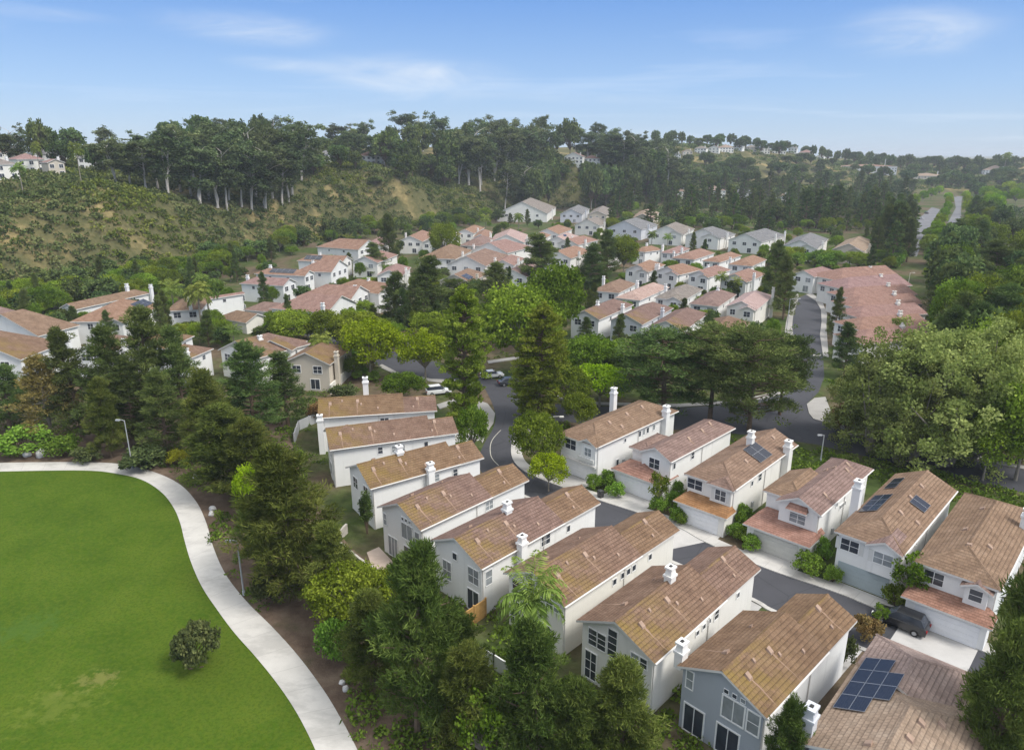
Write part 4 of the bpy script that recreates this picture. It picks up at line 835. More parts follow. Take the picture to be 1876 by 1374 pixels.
row('in the middle of the valley', [((774, 443), (741, 440), (794, 432), dict(chim=((.5, 1, 8),))), ((829, 436), (820, 433), (843, 430)), ((894.7, 436), (873, 433), (901, 427)), ((892, 451), (858, 446), (908, 442), dict(e0='hip', roof=TILE_R)), ((961, 445), (909.6, 439), (966, 433), dict(roof=TILE_PK)), ((929, 464), (895, 455), (966, 455), dict(chim=((.1, 1, 8),))),
    ((835, 475), (798, 464), (860, 462), dict(e0='hip', roof=TILE_R)), ((890, 488), (839, 481), (925, 472), dict(roof=TILE_R)), ((942, 487), (912, 482), (957, 476)), ((861, 518), (838, 504), (888, 505), dict(solar=(.1, .1, 2, 2), roof=TILE_R, wall=TAN)), ((737, 506), (698.5, 504), (750, 493)), ((988.5, 442), (965, 440), (1006, 433)), ((1040, 443), (1016, 438), (1057, 435), dict(solar=(.3, .3, 2, 1), roof=TILE_PK)), ((1059, 449), (1029, 446), (1089, 442), dict(roof=TILE_RED)), ((700, 452), (672, 449), (715, 443)), ((692, 482), (664, 476), (722, 470), dict(chim=())), ((1046, 474), (1012, 468), (1078, 463)), ((966, 508), (932, 500), (990, 493), dict(roof=TILE_R)), ((1024, 430), (992, 427), (1044, 422), dict(chim=())), ((1112, 470), (1084, 466), (1136, 461), dict(roof=TILE_R)), ((806, 446), (782, 443), (822, 437)), ((868, 428), (846, 425), (884, 420))], roof=TILE_P, wall=WARM)
row('among trees behind the valley', [((1003, 392), (924, 391), (1016, 382), dict(roof=TILE_B)), ((1067, 393), (1036, 390), (1078, 385), dict(wall=LAV)), ((1112, 395), (1084, 392), (1120, 386), dict(roof=TILE_B, wall=TAN)), ((1198, 402), (1166, 398), (1206, 392), dict(roof=TILE_T, wall=TAN))], roof=TILE_G, wall=WARM)

far_house((450, 592), (480, 580), (402, 583), 'low cream garage block beside the left private street', 'garage blocks', CREAM, TILE_R, ze=2.9, chim=(), wins=False, name='garage_block')
far_house((500, 572), (516, 561), (452, 568), 'second low garage block, nearer the red block', 'garage blocks', CREAM, TILE_R, ze=2.9, chim=(), wins=False, name='garage_block')
# ---- houses on the hills: standing where the sight line meets the slope
def hill_house(px, py, wpx, label, group, roof=TILE_P, wall=WARM, rot=0.0, Lm=None, ze=5.6, e0='gable', chim=True, Y=None, Wm=None, name='hill_house', sl=.42):
    if Y: x = W(px, py, Y); g = np.array([x[0], x[1], hgt(x[0], x[1])[0]])
    else: g = G(px, py)
    dep = proj(g)[2]; Wm = Wm or wpx * dep / FPX; Lm = Lm or max(9, Wm * .8)
    a = math.atan2(g[1], g[0]) - math.pi / 2 + rot                  # the gable end looks back at the camera
    u = np.array([-math.sin(a), math.cos(a)]); v = np.array([-u[1], u[0]])
    h = House.__new__(House); h.ze = ze; h.W = Wm; h.L = Lm; h.u = u; h.v = v; h.sg = 1; h.zb = g[2]; h.wall = wall; h.roof = roof; h.slope = sl; h.oh = .4; h.blocks = []
    k = g[:2] - v * Wm / 2; h.k = np.array([*k, g[2] + ze]); h.root = empty(name, (k[0], k[1], g[2]), math.atan2(u[1], u[0]), label, 'house', group)
    A = h.block(0, Lm, 0, Wm, e0, 'hip', caps=False, z0=-6)
    n = max(2, int(Wm / 3.2))
    for i in range(n):
        h.win(A, 'F', Wm * (i + .5) / n, 3.5, 1.5, 1.4, 2, 1, fw=.12); h.win(A, 'F', Wm * (i + .5) / n, .7, 1.5, 1.5, 2, 1, fw=.12)
    if chim: h.chimney(Lm * .4, Wm * .2, ze, ze + Wm * .1 + 2.0, .6, .5, WHITE)
    return h
for px, py, wp, rf, wl, lb in [(742, 306, 26, TILE_G, LAV, 'pale gray house at the ridge wood edge right of the knoll'), (868, 300, 24, TILE_P, CREAM, 'cream house behind the centre slope trunks, left one'), (985, 303, 24, TILE_P, WARM, 'off-white house behind the centre slope trunks, right one'), (1085, 305, 30, TILE_P, WARM, 'terracotta house right of the one with two chimneys'), (1180, 330, 34, TILE_T, CREAM, 'low cream house under the right slope eucalyptus'), (575, 300, 30, TILE_B, WHITE, 'white house at the right edge of the left grove')]:
    hill_house(px, py, wp, lb, 'houses on the knolls', rf, wl, .15, e0='hip')
gH = 'houses on the left ridge'
for i, (px, py, wp, rf, wl, e0, rt) in enumerate([(6, 330, 60, TILE_B, CREAM, 'hip', .3), (62, 318, 48, TILE_RED, CREAM, 'hip', .4), (92, 305, 40, TILE_G, WHITE, 'hip', .5), (108, 325, 30, TILE_P, TAN, 'gable', .3), (168, 312, 44, TILE_G, WHITE, 'hip', -.2), (20, 302, 40, TILE_P, CREAM, 'hip', .2), (130, 298, 36, TILE_B, WHITE, 'hip', .1)]):
    hill_house(px, py, wp, ['pale house with gray brown hip roof at the left end of ridge', 'low house with red roof between palms on the left ridge', 'white house with gray roof just behind the red roofed one', 'small tan gabled house at the ridge edge beside palms', 'white house with gray hip roof under the eucalyptus grove edge', 'cream terracotta house at the back of left ridge', 'white house with brownish roof at the back of left ridge'][i], gH, rf, wl, rt, e0=e0)
hill_house(685, 302, 44, 'white house with terracotta hip roof alone on the bare knoll', 'houses on the knolls', TILE_P, WHITE, .25, e0='hip')
hill_house(1050, 302, 36, 'pale house with two chimneys in a gap of the ridge trees', 'houses on the knolls', TILE_P, WARM, -.2)
hill_house(925, 302, 22, 'house half hidden among pale eucalyptus trunks', 'houses on the knolls', TILE_P, WHITE, .2)
hill_house(600, 300, 30, 'gray house glimpsed behind the left eucalyptus grove', 'houses on the knolls', TILE_G, LAV, .1, e0='hip')
for i, (px, py, wp, rf, wl) in enumerate([(1214, 254, 14, TILE_P, WARM), (1242, 256, 17, TILE_G, LAV), (1262, 256, 18, TILE_P, TAN), (1284, 262, 22, TILE_B, WARM), (1308, 268, 20, TILE_P, CREAM), (1332, 272, 26, TILE_T, WARM), (1352, 268, 16, TILE_B, WHITE), (1378, 270, 18, TILE_B, TAN), (1404, 270, 16, TILE_P, WARM), (1428, 272, 24, TILE_T, CREAM), (1452, 274, 16, TILE_P, WHITE), (1476, 274, 24, TILE_P, TAN), (1502, 282, 16, TILE_B, WARM)]):
    hill_house(px, py, wp, f"pale house with {'gray' if rf is TILE_G else 'tan' if rf is TILE_T else 'brownish' if rf is TILE_B else 'terracotta'} roof, {ORD[i]} from the left along the far crest", 'houses along the far crest', rf, wl, rng.uniform(-.4, .4), e0='hip' if i % 2 else 'gable', Y=780 + i * 18)
hill_house(1586, 305, 104, 'long white townhouse block with flat front on the far slope', 'far blocks', TILE_P, WHITE, .0, Lm=14, e0='hip', Y=930, ze=7, sl=.07)
hill_house(1708, 316, 56, 'broad brown roofed block on the far slope beside the road', 'far blocks', TILE_T, TAN, .3, Lm=40, e0='hip', Y=900, ze=6, sl=.16)
hill_house(1826, 301, 40, 'white far house at the skyline beneath a lone palm', 'far blocks', TILE_T, WHITE, .1, e0='hip', Y=960)
for px, py, wp, rf, lb in ((1308, 362, 42, TILE_T, 'tan roofed house among dark pines beyond the back row'), (1362, 366, 40, TILE_G, 'gray roofed house among dark pines beyond the back row'), (1245, 365, 26, TILE_T, 'small cream house peeping through dark pines'), (1152, 372, 30, TILE_B, 'tan tall house beside dark cone shaped pines'), (1430, 372, 30, TILE_T, 'low tan house between the dark pines far right')):
    hill_house(px, py, wp, lb, 'houses among the dark pines', rf, CREAM, .2, e0='hip')

# ------------------------------------------------------------------ vegetation
def leafmesh(name, C, A, ln, wd, tint, m, curl=0.0):
    """many small diamond leaves: centres C, long axes A, lengths ln, widths wd, a tint per leaf"""
    n = len(C); r = rng.normal(size=(n, 3)); B = np.cross(A, r); B /= np.linalg.norm(B, axis=1, keepdims=True) + 1e-9
    ln = np.broadcast_to(np.asarray(ln, float).reshape(-1, 1), (n, 1)); wd = np.broadcast_to(np.asarray(wd, float).reshape(-1, 1), (n, 1))
    v = np.stack([C - A * ln / 2, C + B * wd / 2, C + A * ln / 2, C - B * wd / 2], 1).reshape(-1, 3)
    me = bpy.data.meshes.new(name); fast_mesh(me, v, np.arange(4 * n).reshape(-1, 4)); me.materials.append(m)
    at = me.attributes.new('tint', 'FLOAT', 'POINT'); at.data.foreach_set('value', np.repeat(np.clip(tint, 0, 1), 4).astype(np.float32))
    return me
def unit(v): return v / (np.linalg.norm(v, axis=-1, keepdims=True) + 1e-9)
def puffs(centers, radii, counts, flat=0.7, out=None, outw=0.5, up=0.25, tints=None, tj=0.16, shell=0.55):
    """leaf centres, axes and tints for a list of leaf clumps"""
    Cs, As, Ts = [], [], []
    for i, (c, r, n) in enumerate(zip(centers, radii, counts)):
        d = unit(rng.normal(size=(n, 3))); rad = (shell + (1 - shell) * rng.random((n, 1))) ** 1.0
        p = d * rad * r * np.array([1, 1, flat]); Cs.append(p + c)
        a = unit(rng.normal(size=(n, 3)) * 0.6 + d * outw + np.array([0, 0, up]) + (0 if out is None else out[i] * outw)); As.append(a)
        Ts.append((tints[i] if tints is not None else rng.random()) + rng.normal(size=n) * tj)
    return np.vstack(Cs), np.vstack(As), np.concatenate(Ts)
def obj(name, me, parent=None):
    o = bpy.data.objects.new(name, me); COL.objects.link(o); o.parent = parent; return o
PROTO = {}
def proto(kind, crown, trunk, H, Wd):
    PROTO.setdefault(kind, []).append((crown, trunk, H, Wd))
def trunk_mesh(name, mb, m): return mb.mesh(name, m, smooth=True)

def make_pine(kind, fol, H, R, nb, npf, needles, prof, low=.15, rise=.25, bark=BARK, nl=.5, nw=.12, lumpy=.35, flat=.6):
    mb = MB(); bend = rng.normal(size=2) * .04 * H
    ax = lambda t: np.array([bend[0] * t * t, bend[1] * t * t, H * t])
    mb.tube([ax(t) for t in np.linspace(0, .97, 7)], np.linspace(.022 * H, .004 * H, 7), 7)
    cs, rs, ns, outs, ts = [], [], [], [], []
    for i in range(nb):
        t = low + (1 - low) * ((i + rng.random()) / nb) ** .9; az = i * 2.399 + rng.normal() * .5
        ln = R * prof((t - low) / (1 - low)) * rng.uniform(1 - lumpy, 1.12); el = rise * rng.uniform(.2, 1.7)
        d = np.array([math.cos(az), math.sin(az), el]); b = ax(t * .97); tip = b + d * ln
        if ln > R * .35: mb.tube([b, b + d * ln * .55 + np.array([0, 0, -.04 * ln]), tip], [.009 * H, .005 * H, .002 * H], 4, cap=False)
        bt = rng.uniform(.25, .75)
        for k in range(npf):
            f = 1 - k * (.72 / npf) * rng.uniform(.7, 1.2); side = np.cross(d, (0, 0, 1)) * rng.normal() * .16 * ln
            cs.append(b + d * ln * max(f, .15) + side + rng.normal(size=3) * .06 * R); rs.append(R * rng.uniform(.15, .235) * (.75 + .25 * ln / R)); ns.append(needles)
            outs.append(d); ts.append(bt + .15 * (k == 0) + rng.normal() * .08)
    cs.append(ax(1.0)); rs.append(.14 * R); ns.append(needles); outs.append(np.array([0, 0, 1.])); ts.append(.7)
    C, A, T = puffs(cs, rs, ns, flat, outs, .7, .35, ts)
    proto(kind, leafmesh('crown', C, A, nl * rng.uniform(.7, 1.25, len(C)), nw, T, fol), trunk_mesh('trunk', mb, bark), H, 2 * R)
cone = lambda s: (1 - s) ** .75 * .95 + .10
round_ = lambda s: math.sqrt(max(0, 1 - (2 * s - .85) ** 2 * .72)) if s < .95 else .4
col = lambda s: (.55 + .45 * math.sin(min(1, s * 1.6) * math.pi * .5)) * (1 - max(0, s - .55) / .45) ** .6 + .07
for k in range(3): make_pine('pine', F_PINE, 13, 4.6, 64, 5, 84, lambda s: min(1, .62 + s * 1.0) * (1 - s) ** .72 + .07, low=.10, rise=.36, nl=.58, nw=.085, lumpy=.45)
for k in range(3): make_pine('dark_pine', F_PINED, 15, 4.3, 66, 4, 66, cone, low=.10, rise=.28, nl=.56, nw=.09, lumpy=.42)
for k in range(2): make_pine('umbrella_pine', F_PINED, 15, 5.2, 70, 4, 70, lambda s: min(1, round_(s) * 1.1), low=(.14, .34)[k], rise=.28, bark=BARK)
for k in range(2): make_pine('column_pine', F_COL, 20, 3.6, 120, 4, 62, col, low=.04, rise=.30, nl=.42, nw=.17)
make_pine('brown_pine', F_BROWN, 13, 4.4, 62, 4, 40, cone, low=.2, rise=.35, bark=BARKG)
for k in range(3): make_pine('far_pine', F_PINED, 18, 3.6, 40, 3, 20, lambda s: cone(s) * .9 + .12, low=.05, rise=.2, nl=.9, nw=.42)

def make_broad(kind, fol, H, R, npuff, leaves, ch=.72, ls=.34, lw=.26, bark=BARKG, pr=(.2, .32), hollow=.55, multi=1, jag=.25, flat=.8, tspan=(.2, .8), cut=-.55):
    mb = MB(); zc = H * (1 - ch / 2); rz = H * ch / 2; cs, rs, ns, ts = [], [], [], []
    lobes = unit(rng.normal(size=(7, 3))); lam = rng.uniform(-jag, jag, 7)
    for i in range(npuff):
        d = unit(rng.normal(size=3)); 
        if d[2] < cut: d[2] *= -.6; d = unit(d)
        if cut < -.9 and d[2] < 0: xy = math.hypot(d[0], d[1]) + 1e-6; d[:2] *= min(.95, xy * 1.9) / xy if xy > .1 else 1
        k = 1 + sum(a * max(0, float(d @ l)) ** 3 for a, l in zip(lam, lobes)); rad = (hollow + (1 - hollow) * rng.random() ** .6) * k
        cs.append(np.array([0, 0, zc]) + d * rad * np.array([R, R, rz]) * .86); rs.append(R * rng.uniform(*pr)); ns.append(leaves); ts.append(rng.uniform(*tspan))
    base = []
    for q in range(multi):
        off = np.array([math.cos(q * 2.4), math.sin(q * 2.4), 0]) * .12 * R * (multi > 1); fork = np.array([*(off[:2] * 2.5), H * (1 - ch) * 1.15])
        mb.tube([off, off * 1.4 + np.array([0, 0, fork[2] * .5]), fork], [.022 * H, .017 * H, .012 * H], 7); base.append(fork)
    for i in range(0, npuff, max(1, npuff // 22)):
        f = base[i % multi]; c = cs[i]
        if c[2] < f[2] * 1.25: continue
        mid = (f + c) / 2 + np.array([0, 0, .04 * H]); mb.tube([f, mid, c], [.013 * H, .008 * H, .003 * H], 5, cap=False)
    C, A, T = puffs(cs, rs, ns, flat, None, .25, .1, ts, .14, .4)
    proto(kind, leafmesh('crown', C, A, ls * rng.uniform(.7, 1.3, len(C)), lw, T, fol), trunk_mesh('trunk', mb, bark), H, 2 * R)
for k in range(3): make_broad('broadleaf_tree', F_BROAD, 10, 5.0, 95, 110, .78, .36, .27)
for k in range(2): make_broad('bright_tree', F_BRIGHT, 8, 4.2, 70, 95, .75, .33, .25)
for k in range(3): make_broad('sycamore_tree', F_SYC, 15, 6.5, 210, 120, .97, .30, .22, BARKG, (.11, .20), .35, 2, .55, cut=-.97, tspan=(.1, .95))
for k in range(3): make_broad('woodland_tree', F_FAR, 12, 5.5, 60, 44, .82, .95, .7, BARK, (.2, .34), .5, 1, .35)
for k in range(2): make_broad('round_shrub', F_HEDGE, 2.0, 1.25, 40, 60, .96, .16, .13, BARK, (.28, .42), .5, 1, .15)
for k in range(2): make_broad('dark_shrub', F_DARKB, 2.2, 1.6, 50, 60, .97, .22, .16, BARK, (.24, .36), .5, 1, .25)
make_broad('yellow_shrub', F_YEL, 1.8, 1.6, 40, 60, .96, .18, .12, BARK, (.28, .4), .5, 1, .2)
make_broad('rusty_shrub', F_RUST, 2.4, 1.6, 50, 50, .95, .2, .15, BARK, (.24, .36), .4, 1, .3)
make_broad('lawn_bush', F_DARKB, 2.6, 2.1, 95, 44, .96, .26, .17, BARK, (.13, .24), .45, 2, .28, tspan=(.25, .85))
make_broad('young_tree', F_BROAD, 5.5, 1.9, 40, 40, .72, .26, .2, BARKG, (.22, .34), .4, 1, .4)
make_broad('cypress', F_PINED, 7.0, .75, 70, 70, .99, .22, .12, BARK, (.5, .75), .3, 1, .1)

def make_euc(seed, two):
    H = 27.0; mb = MB(); cs, rs, ns, ts = [], [], [], []; stems = 2 if two else 1; tl = np.linspace(0, 1, 7)
    for q in range(stems):
        a = rng.uniform(0, 6.28); lean = rng.uniform(.02, .07) * (1.8 if two else 1); d = np.array([math.cos(a), math.sin(a)])
        pts = [np.array([*(d * lean * H * t ** 1.3 + rng.normal(size=2) * .12), H * t * .88]) for t in tl]
        mb.tube(pts, np.linspace(.30, .10, 7), 7)
        for i in range(20 if not two else 14):
            t = rng.uniform(.36, 1.0); p = np.array([np.interp(t, tl, [x[j] for x in pts]) for j in range(3)])
            az = rng.uniform(0, 6.28); ln = rng.uniform(1.2, 3.9) * (1.0 if t > .55 else .75); e = p + np.array([math.cos(az) * ln, math.sin(az) * ln, rng.uniform(.5, 1.3) * ln])
            mb.tube([p, (p + e) / 2 + (0, 0, .3), e], [.10, .07, .04], 4, cap=False); tt = rng.uniform(.1, .9)
            for k in range(5): cs.append(e + rng.normal(size=3) * np.array([.8, .8, .95]) - np.array([0, 0, .5])); rs.append(rng.uniform(.9, 1.6)); ns.append(40); ts.append(tt + rng.normal() * .1)
    C, A, T = puffs(cs, rs, ns, 1.05, None, .1, -.6, ts, .15, .3)
    proto('eucalyptus_tree', leafmesh('crown', C, A, .8 * rng.uniform(.7, 1.3, len(C)), .42, T, F_EUC), trunk_mesh('trunk', mb, BARKW), H, 9)
for k in range(4): make_euc(k, k % 2 == 1)

def make_palm(kind, H, L, n, droop, fan=False, fol=F_PALM):
    mb = MB(); mb.tube([(0, 0, 0), (.1, .05, H * .5), (0, 0, H)], [.20, .16, .14], 8)
    V, T = [], []
    Cc, Aa, Ll, Tt = [], [], [], []
    for i in range(n):
        az = i * 2.399; el = rng.uniform(-.35, 1.25); tt = .25 + .5 * (el + .35) / 1.6; p = np.array([0, 0, H]); d = np.array([math.cos(az) * math.cos(el), math.sin(az) * math.cos(el), math.sin(el)]); st = L / 12
        for k in range(12):
            d = unit(d + np.array([0, 0, -droop * (k / 12) ** 1.0 * .22])); q = p + d * st; side = unit(np.cross(d, (0, 0, 1)))
            for s_ in (-1, 1):
                for g in range(2):
                    ll = L * .26 * math.sin(math.pi * min(.97, (k + .8) / 12.6)) + .12; a = unit(side * s_ + d * .55 + np.array([0, 0, -.35 * droop]))
                    Cc.append(p + (q - p) * (g + .5) / 2 + a * ll / 2); Aa.append(a); Ll.append(ll); Tt.append(tt + rng.normal() * .1)
            if k < 11: Cc.append((p + q) / 2); Aa.append(d); Ll.append(st * 1.3); Tt.append(tt)
            p = q
    proto(kind, leafmesh('crown', np.array(Cc), np.array(Aa), np.array(Ll), .13 if not fan else .3, np.array(Tt), fol), trunk_mesh('trunk', mb, BARKG), H + L * .45, L * 1.7)
make_palm('palm_tree', 9, 3.6, 30, 1.3); make_palm('palm_tree', 7, 3.2, 34, 1.7)

KEY = {}
def plant(kind, base, H, Wd, label, group, cat='tree', var=None, name=None, parts=True):
    vs = PROTO[kind]; i = var if var is not None else int(rng.integers(len(vs))); cr, tk, h0, w0 = vs[i % len(vs)]
    o = empty(name or kind, base, rng.uniform(0, 6.28), label, cat, group); s = H / h0; sw = Wd / w0
    for nm, me in (('crown', cr), ('trunk', tk)):
        c = bpy.data.objects.new(nm, me); COL.objects.link(c); c.parent = o
    o.scale = (sw, sw, s); return o
def at_px(kind, px, yb, yt, wpx, label, group=None, cat='tree', ground=None, var=None, name=None, hmax=60):
    b = G(px, yb) if ground is None else ground
    dep = proj(b)[2]; lo, hi = .2, 80.0
    for _ in range(40):
        m = (lo + hi) / 2
        if proj((b[0], b[1], b[2] + m))[1] > yt: lo = m
        else: hi = m
    return plant(kind, b - np.array([0, 0, .05]), min(lo, hmax), wpx * dep / FPX, label, group, cat, var, name)

# ---- trees one can tell apart
GP = 'pines along the park path'
for k, x, yb, yt, w_, lab in [
    ('brown_pine', 97, 806, 652, 118, 'browning pine with rust coloured needles beside the dark pines'),
    ('dark_pine', 152, 800, 604, 112, 'dark pine directly right of the browning pine'),
    ('dark_pine', 215, 806, 600, 120, 'dark pine behind the left path lamp, with a mid-height neighbour in front'),
    ('dark_pine', 285, 800, 562, 130, 'tallest dark pine of the park grove, top among the far roofs'),
    ('dark_pine', 345, 800, 600, 112, 'dark pine just right of the tallest pine'),
    ('pine', 205, 838, 692, 84, 'small pine leaning over mulch next to the left path lamp'),
    ('dark_pine', 470, 815, 628, 135, 'broad dark pine in front of the stone house'),
    ('dark_pine', 528, 780, 645, 100, 'slim pine close to the tan house wall'),
    ('pine', 425, 905, 742, 190, 'wide low pine above the bend of the path'),
    ('pine', 395, 850, 680, 120, 'pine behind the wide low pine'),
    ('pine', 545, 1085, 815, 215, 'big pine at the corner of the mossy roofed rows, left of the cypress'),
    ('pine', 480, 1035, 905, 110, 'lower bushy pine behind the right path lamp'),
    ('pine', 765, 1345, 1010, 205, 'big pine in front of house with two chimneys, right of the paired boulders'),
    ('pine', 985, 1420, 1150, 190, 'pine standing below the shaggy palm'),
    ('pine', 1135, 1450, 1215, 195, 'pine in front of the blue gray house left corner'),
    ('pine', 1432, 1470, 1288, 105, 'small pine against the blue gray gable, right of its sliding doors'),
    ('pine', 1795, 1490, 1150, 180, 'lower pine beside the tan roof at the right frame edge'),
    ('pine', 1858, 1440, 915, 230, 'tall pine rising before the garage at the right frame edge'),
    ('pine', 860, 1400, 1185, 165, 'bushy pine wedged between the two bottom pines'),
    ('pine', 1055, 1455, 1245, 150, 'pine right of the one below the shaggy palm'),
    ('pine', 690, 1255, 1085, 150, 'pine on the slope directly above the paired boulders'),
    ('pine', 850, 1290, 1120, 130, 'pine before the cedar fence, half behind the big one'),
    ('dark_pine', 250, 815, 655, 105, 'shorter dark pine between the lamp and the tallest pine'),
    ('dark_pine', 310, 835, 680, 105, 'low dark pine right of the path lamp shrubs'),
    ('pine', 470, 930, 770, 150, 'pine tucked behind the wide low pine, toward the ochre roof'),
    ('pine', 610, 1130, 960, 130, 'pine right of the big corner pine, before the block wall'),
    ('dark_pine', 55, 770, 690, 80, 'small dark pine behind the browning pine'),
    ('dark_pine', 20, 790, 672, 100, 'bluish pine at the left frame edge beside the browning pine')]: at_px(k, x, yb, yt, w_, lab, GP)
for k, x, yb, yt, w_, lab in [
    ('bright_tree', 470, 965, 850, 70, 'small bright tree on the slope over the path curve'),
    ('broadleaf_tree', 650, 1160, 1035, 135, 'dense dark green tree below the pink patio'),
    ('round_shrub', 612, 1212, 1135, 66, 'bright green shrub beside mulch above the paired boulders'),
    ('young_tree', 885, 1430, 1262, 100, 'thin pale green tree between two big pines at the bottom'),
    ('broadleaf_tree', 720, 1130, 1040, 90, 'leafy tree between the big pine and the pink patio')]: at_px(k, x, yb, yt, w_, lab, 'broadleaf trees on the park slope')
GC = 'trees around the street bend'
for k, x, yb, yt, w_, lab, v in [
    ('column_pine', 852, 775, 525, 86, 'tall column shaped tree left of the street bend', 0),
    ('column_pine', 988, 775, 555, 86, 'tall column shaped tree right of the street bend', 1),
    ('column_pine', 968, 770, 650, 62, 'shorter column tree against the taller one right of street bend', 0),
    ('broadleaf_tree', 955, 690, 520, 150, 'large round green tree between the two column trees', 0),
    ('broadleaf_tree', 1015, 650, 480, 120, 'large green tree behind the right column tree', 1),
    ('bright_tree', 680, 695, 585, 118, 'bright round tree in front of the red roofed block', None),
    ('broadleaf_tree', 655, 640, 572, 105, 'leafy tree touching the red roofed block', None),
    ('bright_tree', 780, 700, 605, 100, 'bright tree left of the column tree over the parking street', None),
    ('broadleaf_tree', 790, 640, 572, 90, 'tree behind the bright tree near the small carport roof', None),
    ('broadleaf_tree', 738, 735, 684, 82, 'low leafy tree behind the shortest brown roof', None),
    ('bright_tree', 1098, 745, 670, 118, 'yellow green spreading tree left of pine row', None),
    ('broadleaf_tree', 1075, 705, 612, 110, 'tree above the yellow green spreading tree', None),
    ('broadleaf_tree', 1150, 700, 622, 95, 'tree behind pine row below the nearest far houses', None),
    ('umbrella_pine', 1215, 760, 608, 165, 'broad dark pine at the left end of pine row', 0),
    ('umbrella_pine', 1300, 770, 604, 150, 'second broad dark pine of row along cross street', 1),
    ('umbrella_pine', 1372, 790, 602, 150, 'dark pine with bare reddish trunk in row along cross street', 0),
    ('umbrella_pine', 1428, 760, 612, 100, 'dark pine at right end of row beside the straight street', 1),
    ('broadleaf_tree', 866, 840, 742, 62, 'small bushy tree left of the street bend sidewalk', None),
    ('broadleaf_tree', 985, 865, 755, 88, 'dark bushy tree beside the tall street lamp', None),
    ('bright_tree', 1005, 900, 832, 78, 'low bright tree before the garage of the bend house', None),
    ('broadleaf_tree', 1040, 760, 668, 80, 'green tree between right column tree and the yellow green one', None),
    ('broadleaf_tree', 1060, 790, 720, 70, 'tree between column trees and bend house', None),
    ('sycamore_tree', 1700, 850, 585, 240, 'largest pale green sycamore over the cross street', 0),
    ('sycamore_tree', 1610, 830, 612, 180, 'pale sycamore nearest the street corner', 1),
    ('sycamore_tree', 1775, 840, 570, 190, 'pale sycamore behind the largest one, toward dark woods', 2),
    ('sycamore_tree', 1660, 850, 690, 150, 'low sycamore in front of the largest one', 1),
    ('broadleaf_tree', 1800, 880, 760, 110, 'leafy tree between sycamores and the road, before last roofs', None),
    ('sycamore_tree', 1568, 800, 655, 110, 'small sycamore leaning over the corner sidewalk', 2),
    ('dark_pine', 1415, 560, 440, 55, 'slim dark pine left of the straight street top', None),
    ('dark_pine', 1434, 585, 468, 54, 'dark pine hiding the lamp base at straight street', None),
    ('dark_pine', 1546, 690, 590, 62, 'dark shaggy tree right of straight street', None),
    ('dark_pine', 1528, 620, 528, 32, 'slim tree on the right sidewalk of straight street', None),
    ('broadleaf_tree', 1860, 880, 690, 160, 'dark leafy tree at right frame edge above last roof', None),
    ('dark_pine', 995, 535, 428, 95, 'big dark pine in the valley centre', None),
    ('dark_pine', 1080, 540, 445, 75, 'dark pine right of the big valley pine', None),
    ('dark_pine', 1112, 510, 422, 58, 'slim dark pine above the valley roofs', None),
    ('broadleaf_tree', 1142, 505, 430, 58, 'round tree left of the fourth far row', None),
    ('dark_pine', 905, 575, 482, 85, 'dark pine above the big round green tree', None),
    ('dark_pine', 775, 605, 470, 115, 'dark pine left of the tall column tree, behind carport', None),
    ('dark_pine', 722, 600, 498, 70, 'dark pine touching the red roofed block right end', None),
    ('umbrella_pine', 838, 580, 512, 70, 'dark pine over the solar roofed valley house', None),
    ('dark_pine', 716, 490, 392, 48, 'tall slim dark pine at the foot of brushy hill', None),
    ('dark_pine', 688, 505, 445, 58, 'bushy dark pine below the tall slim one', None),
    ('broadleaf_tree', 545, 640, 568, 92, 'tree left of the bright round tree', None),
    ('broadleaf_tree', 600, 640, 568, 80, 'tree at the front of the red roofed block', None),
    ('broadleaf_tree', 815, 480, 408, 60, 'bright tree behind the valley houses', None),
    ('broadleaf_tree', 512, 625, 570, 52, 'small tree at the end of the left private street', None)]: at_px(k, x, yb, yt, w_, lab, GC, var=v)
for x, yb, yt, w_, lab in [(972, 1330, 1052, 120, 'shaggy queen palm before the cream house'), (372, 612, 520, 52, 'left palm beside the tall chimney wall'), (386, 604, 505, 50, 'tall palm just right of the tall chimney wall'), (322, 590, 518, 46, 'palm behind the solar roofed left house'), (593, 690, 612, 46, 'palm before the tan house'), (300, 600, 560, 40, 'small palm below the solar roofed left house'),
    (1318, 545, 500, 26, 'left of two palms among the third far row'), (1346, 552, 510, 24, 'right of two palms among the third far row'), (1193, 455, 424, 20, 'palm before the long back row, left one'), (1222, 458, 430, 20, 'palm before the long back row, right one'), (42, 352, 300, 30, 'bushy palm on the left ridge edge'), (150, 338, 265, 26, 'tall palm on the left ridge edge'), (75, 320, 262, 20, 'palm among left ridge houses'), (890, 432, 395, 22, 'palm behind the valley houses, left'), (950, 430, 392, 22, 'palm behind the valley houses, right'), (640, 470, 432, 24, 'palm beside the topmost red roof under the hill'), (430, 640, 598, 36, 'palm in the yard of the left private street')]:
    at_px('palm_tree', x, yb, yt, w_, lab, 'palms', 'palm')
at_px('lawn_bush', 360, 1222, 1143, 92, 'round dark green bush alone on the lawn', None, 'bush')
at_px('cypress', 673, 978, 893, 22, 'narrow dark cypress at the house corner by the patio', None)
at_px('cypress', 856, 880, 832, 20, 'dark upright shrub against the white side wall', None, 'shrub', name='upright_shrub')
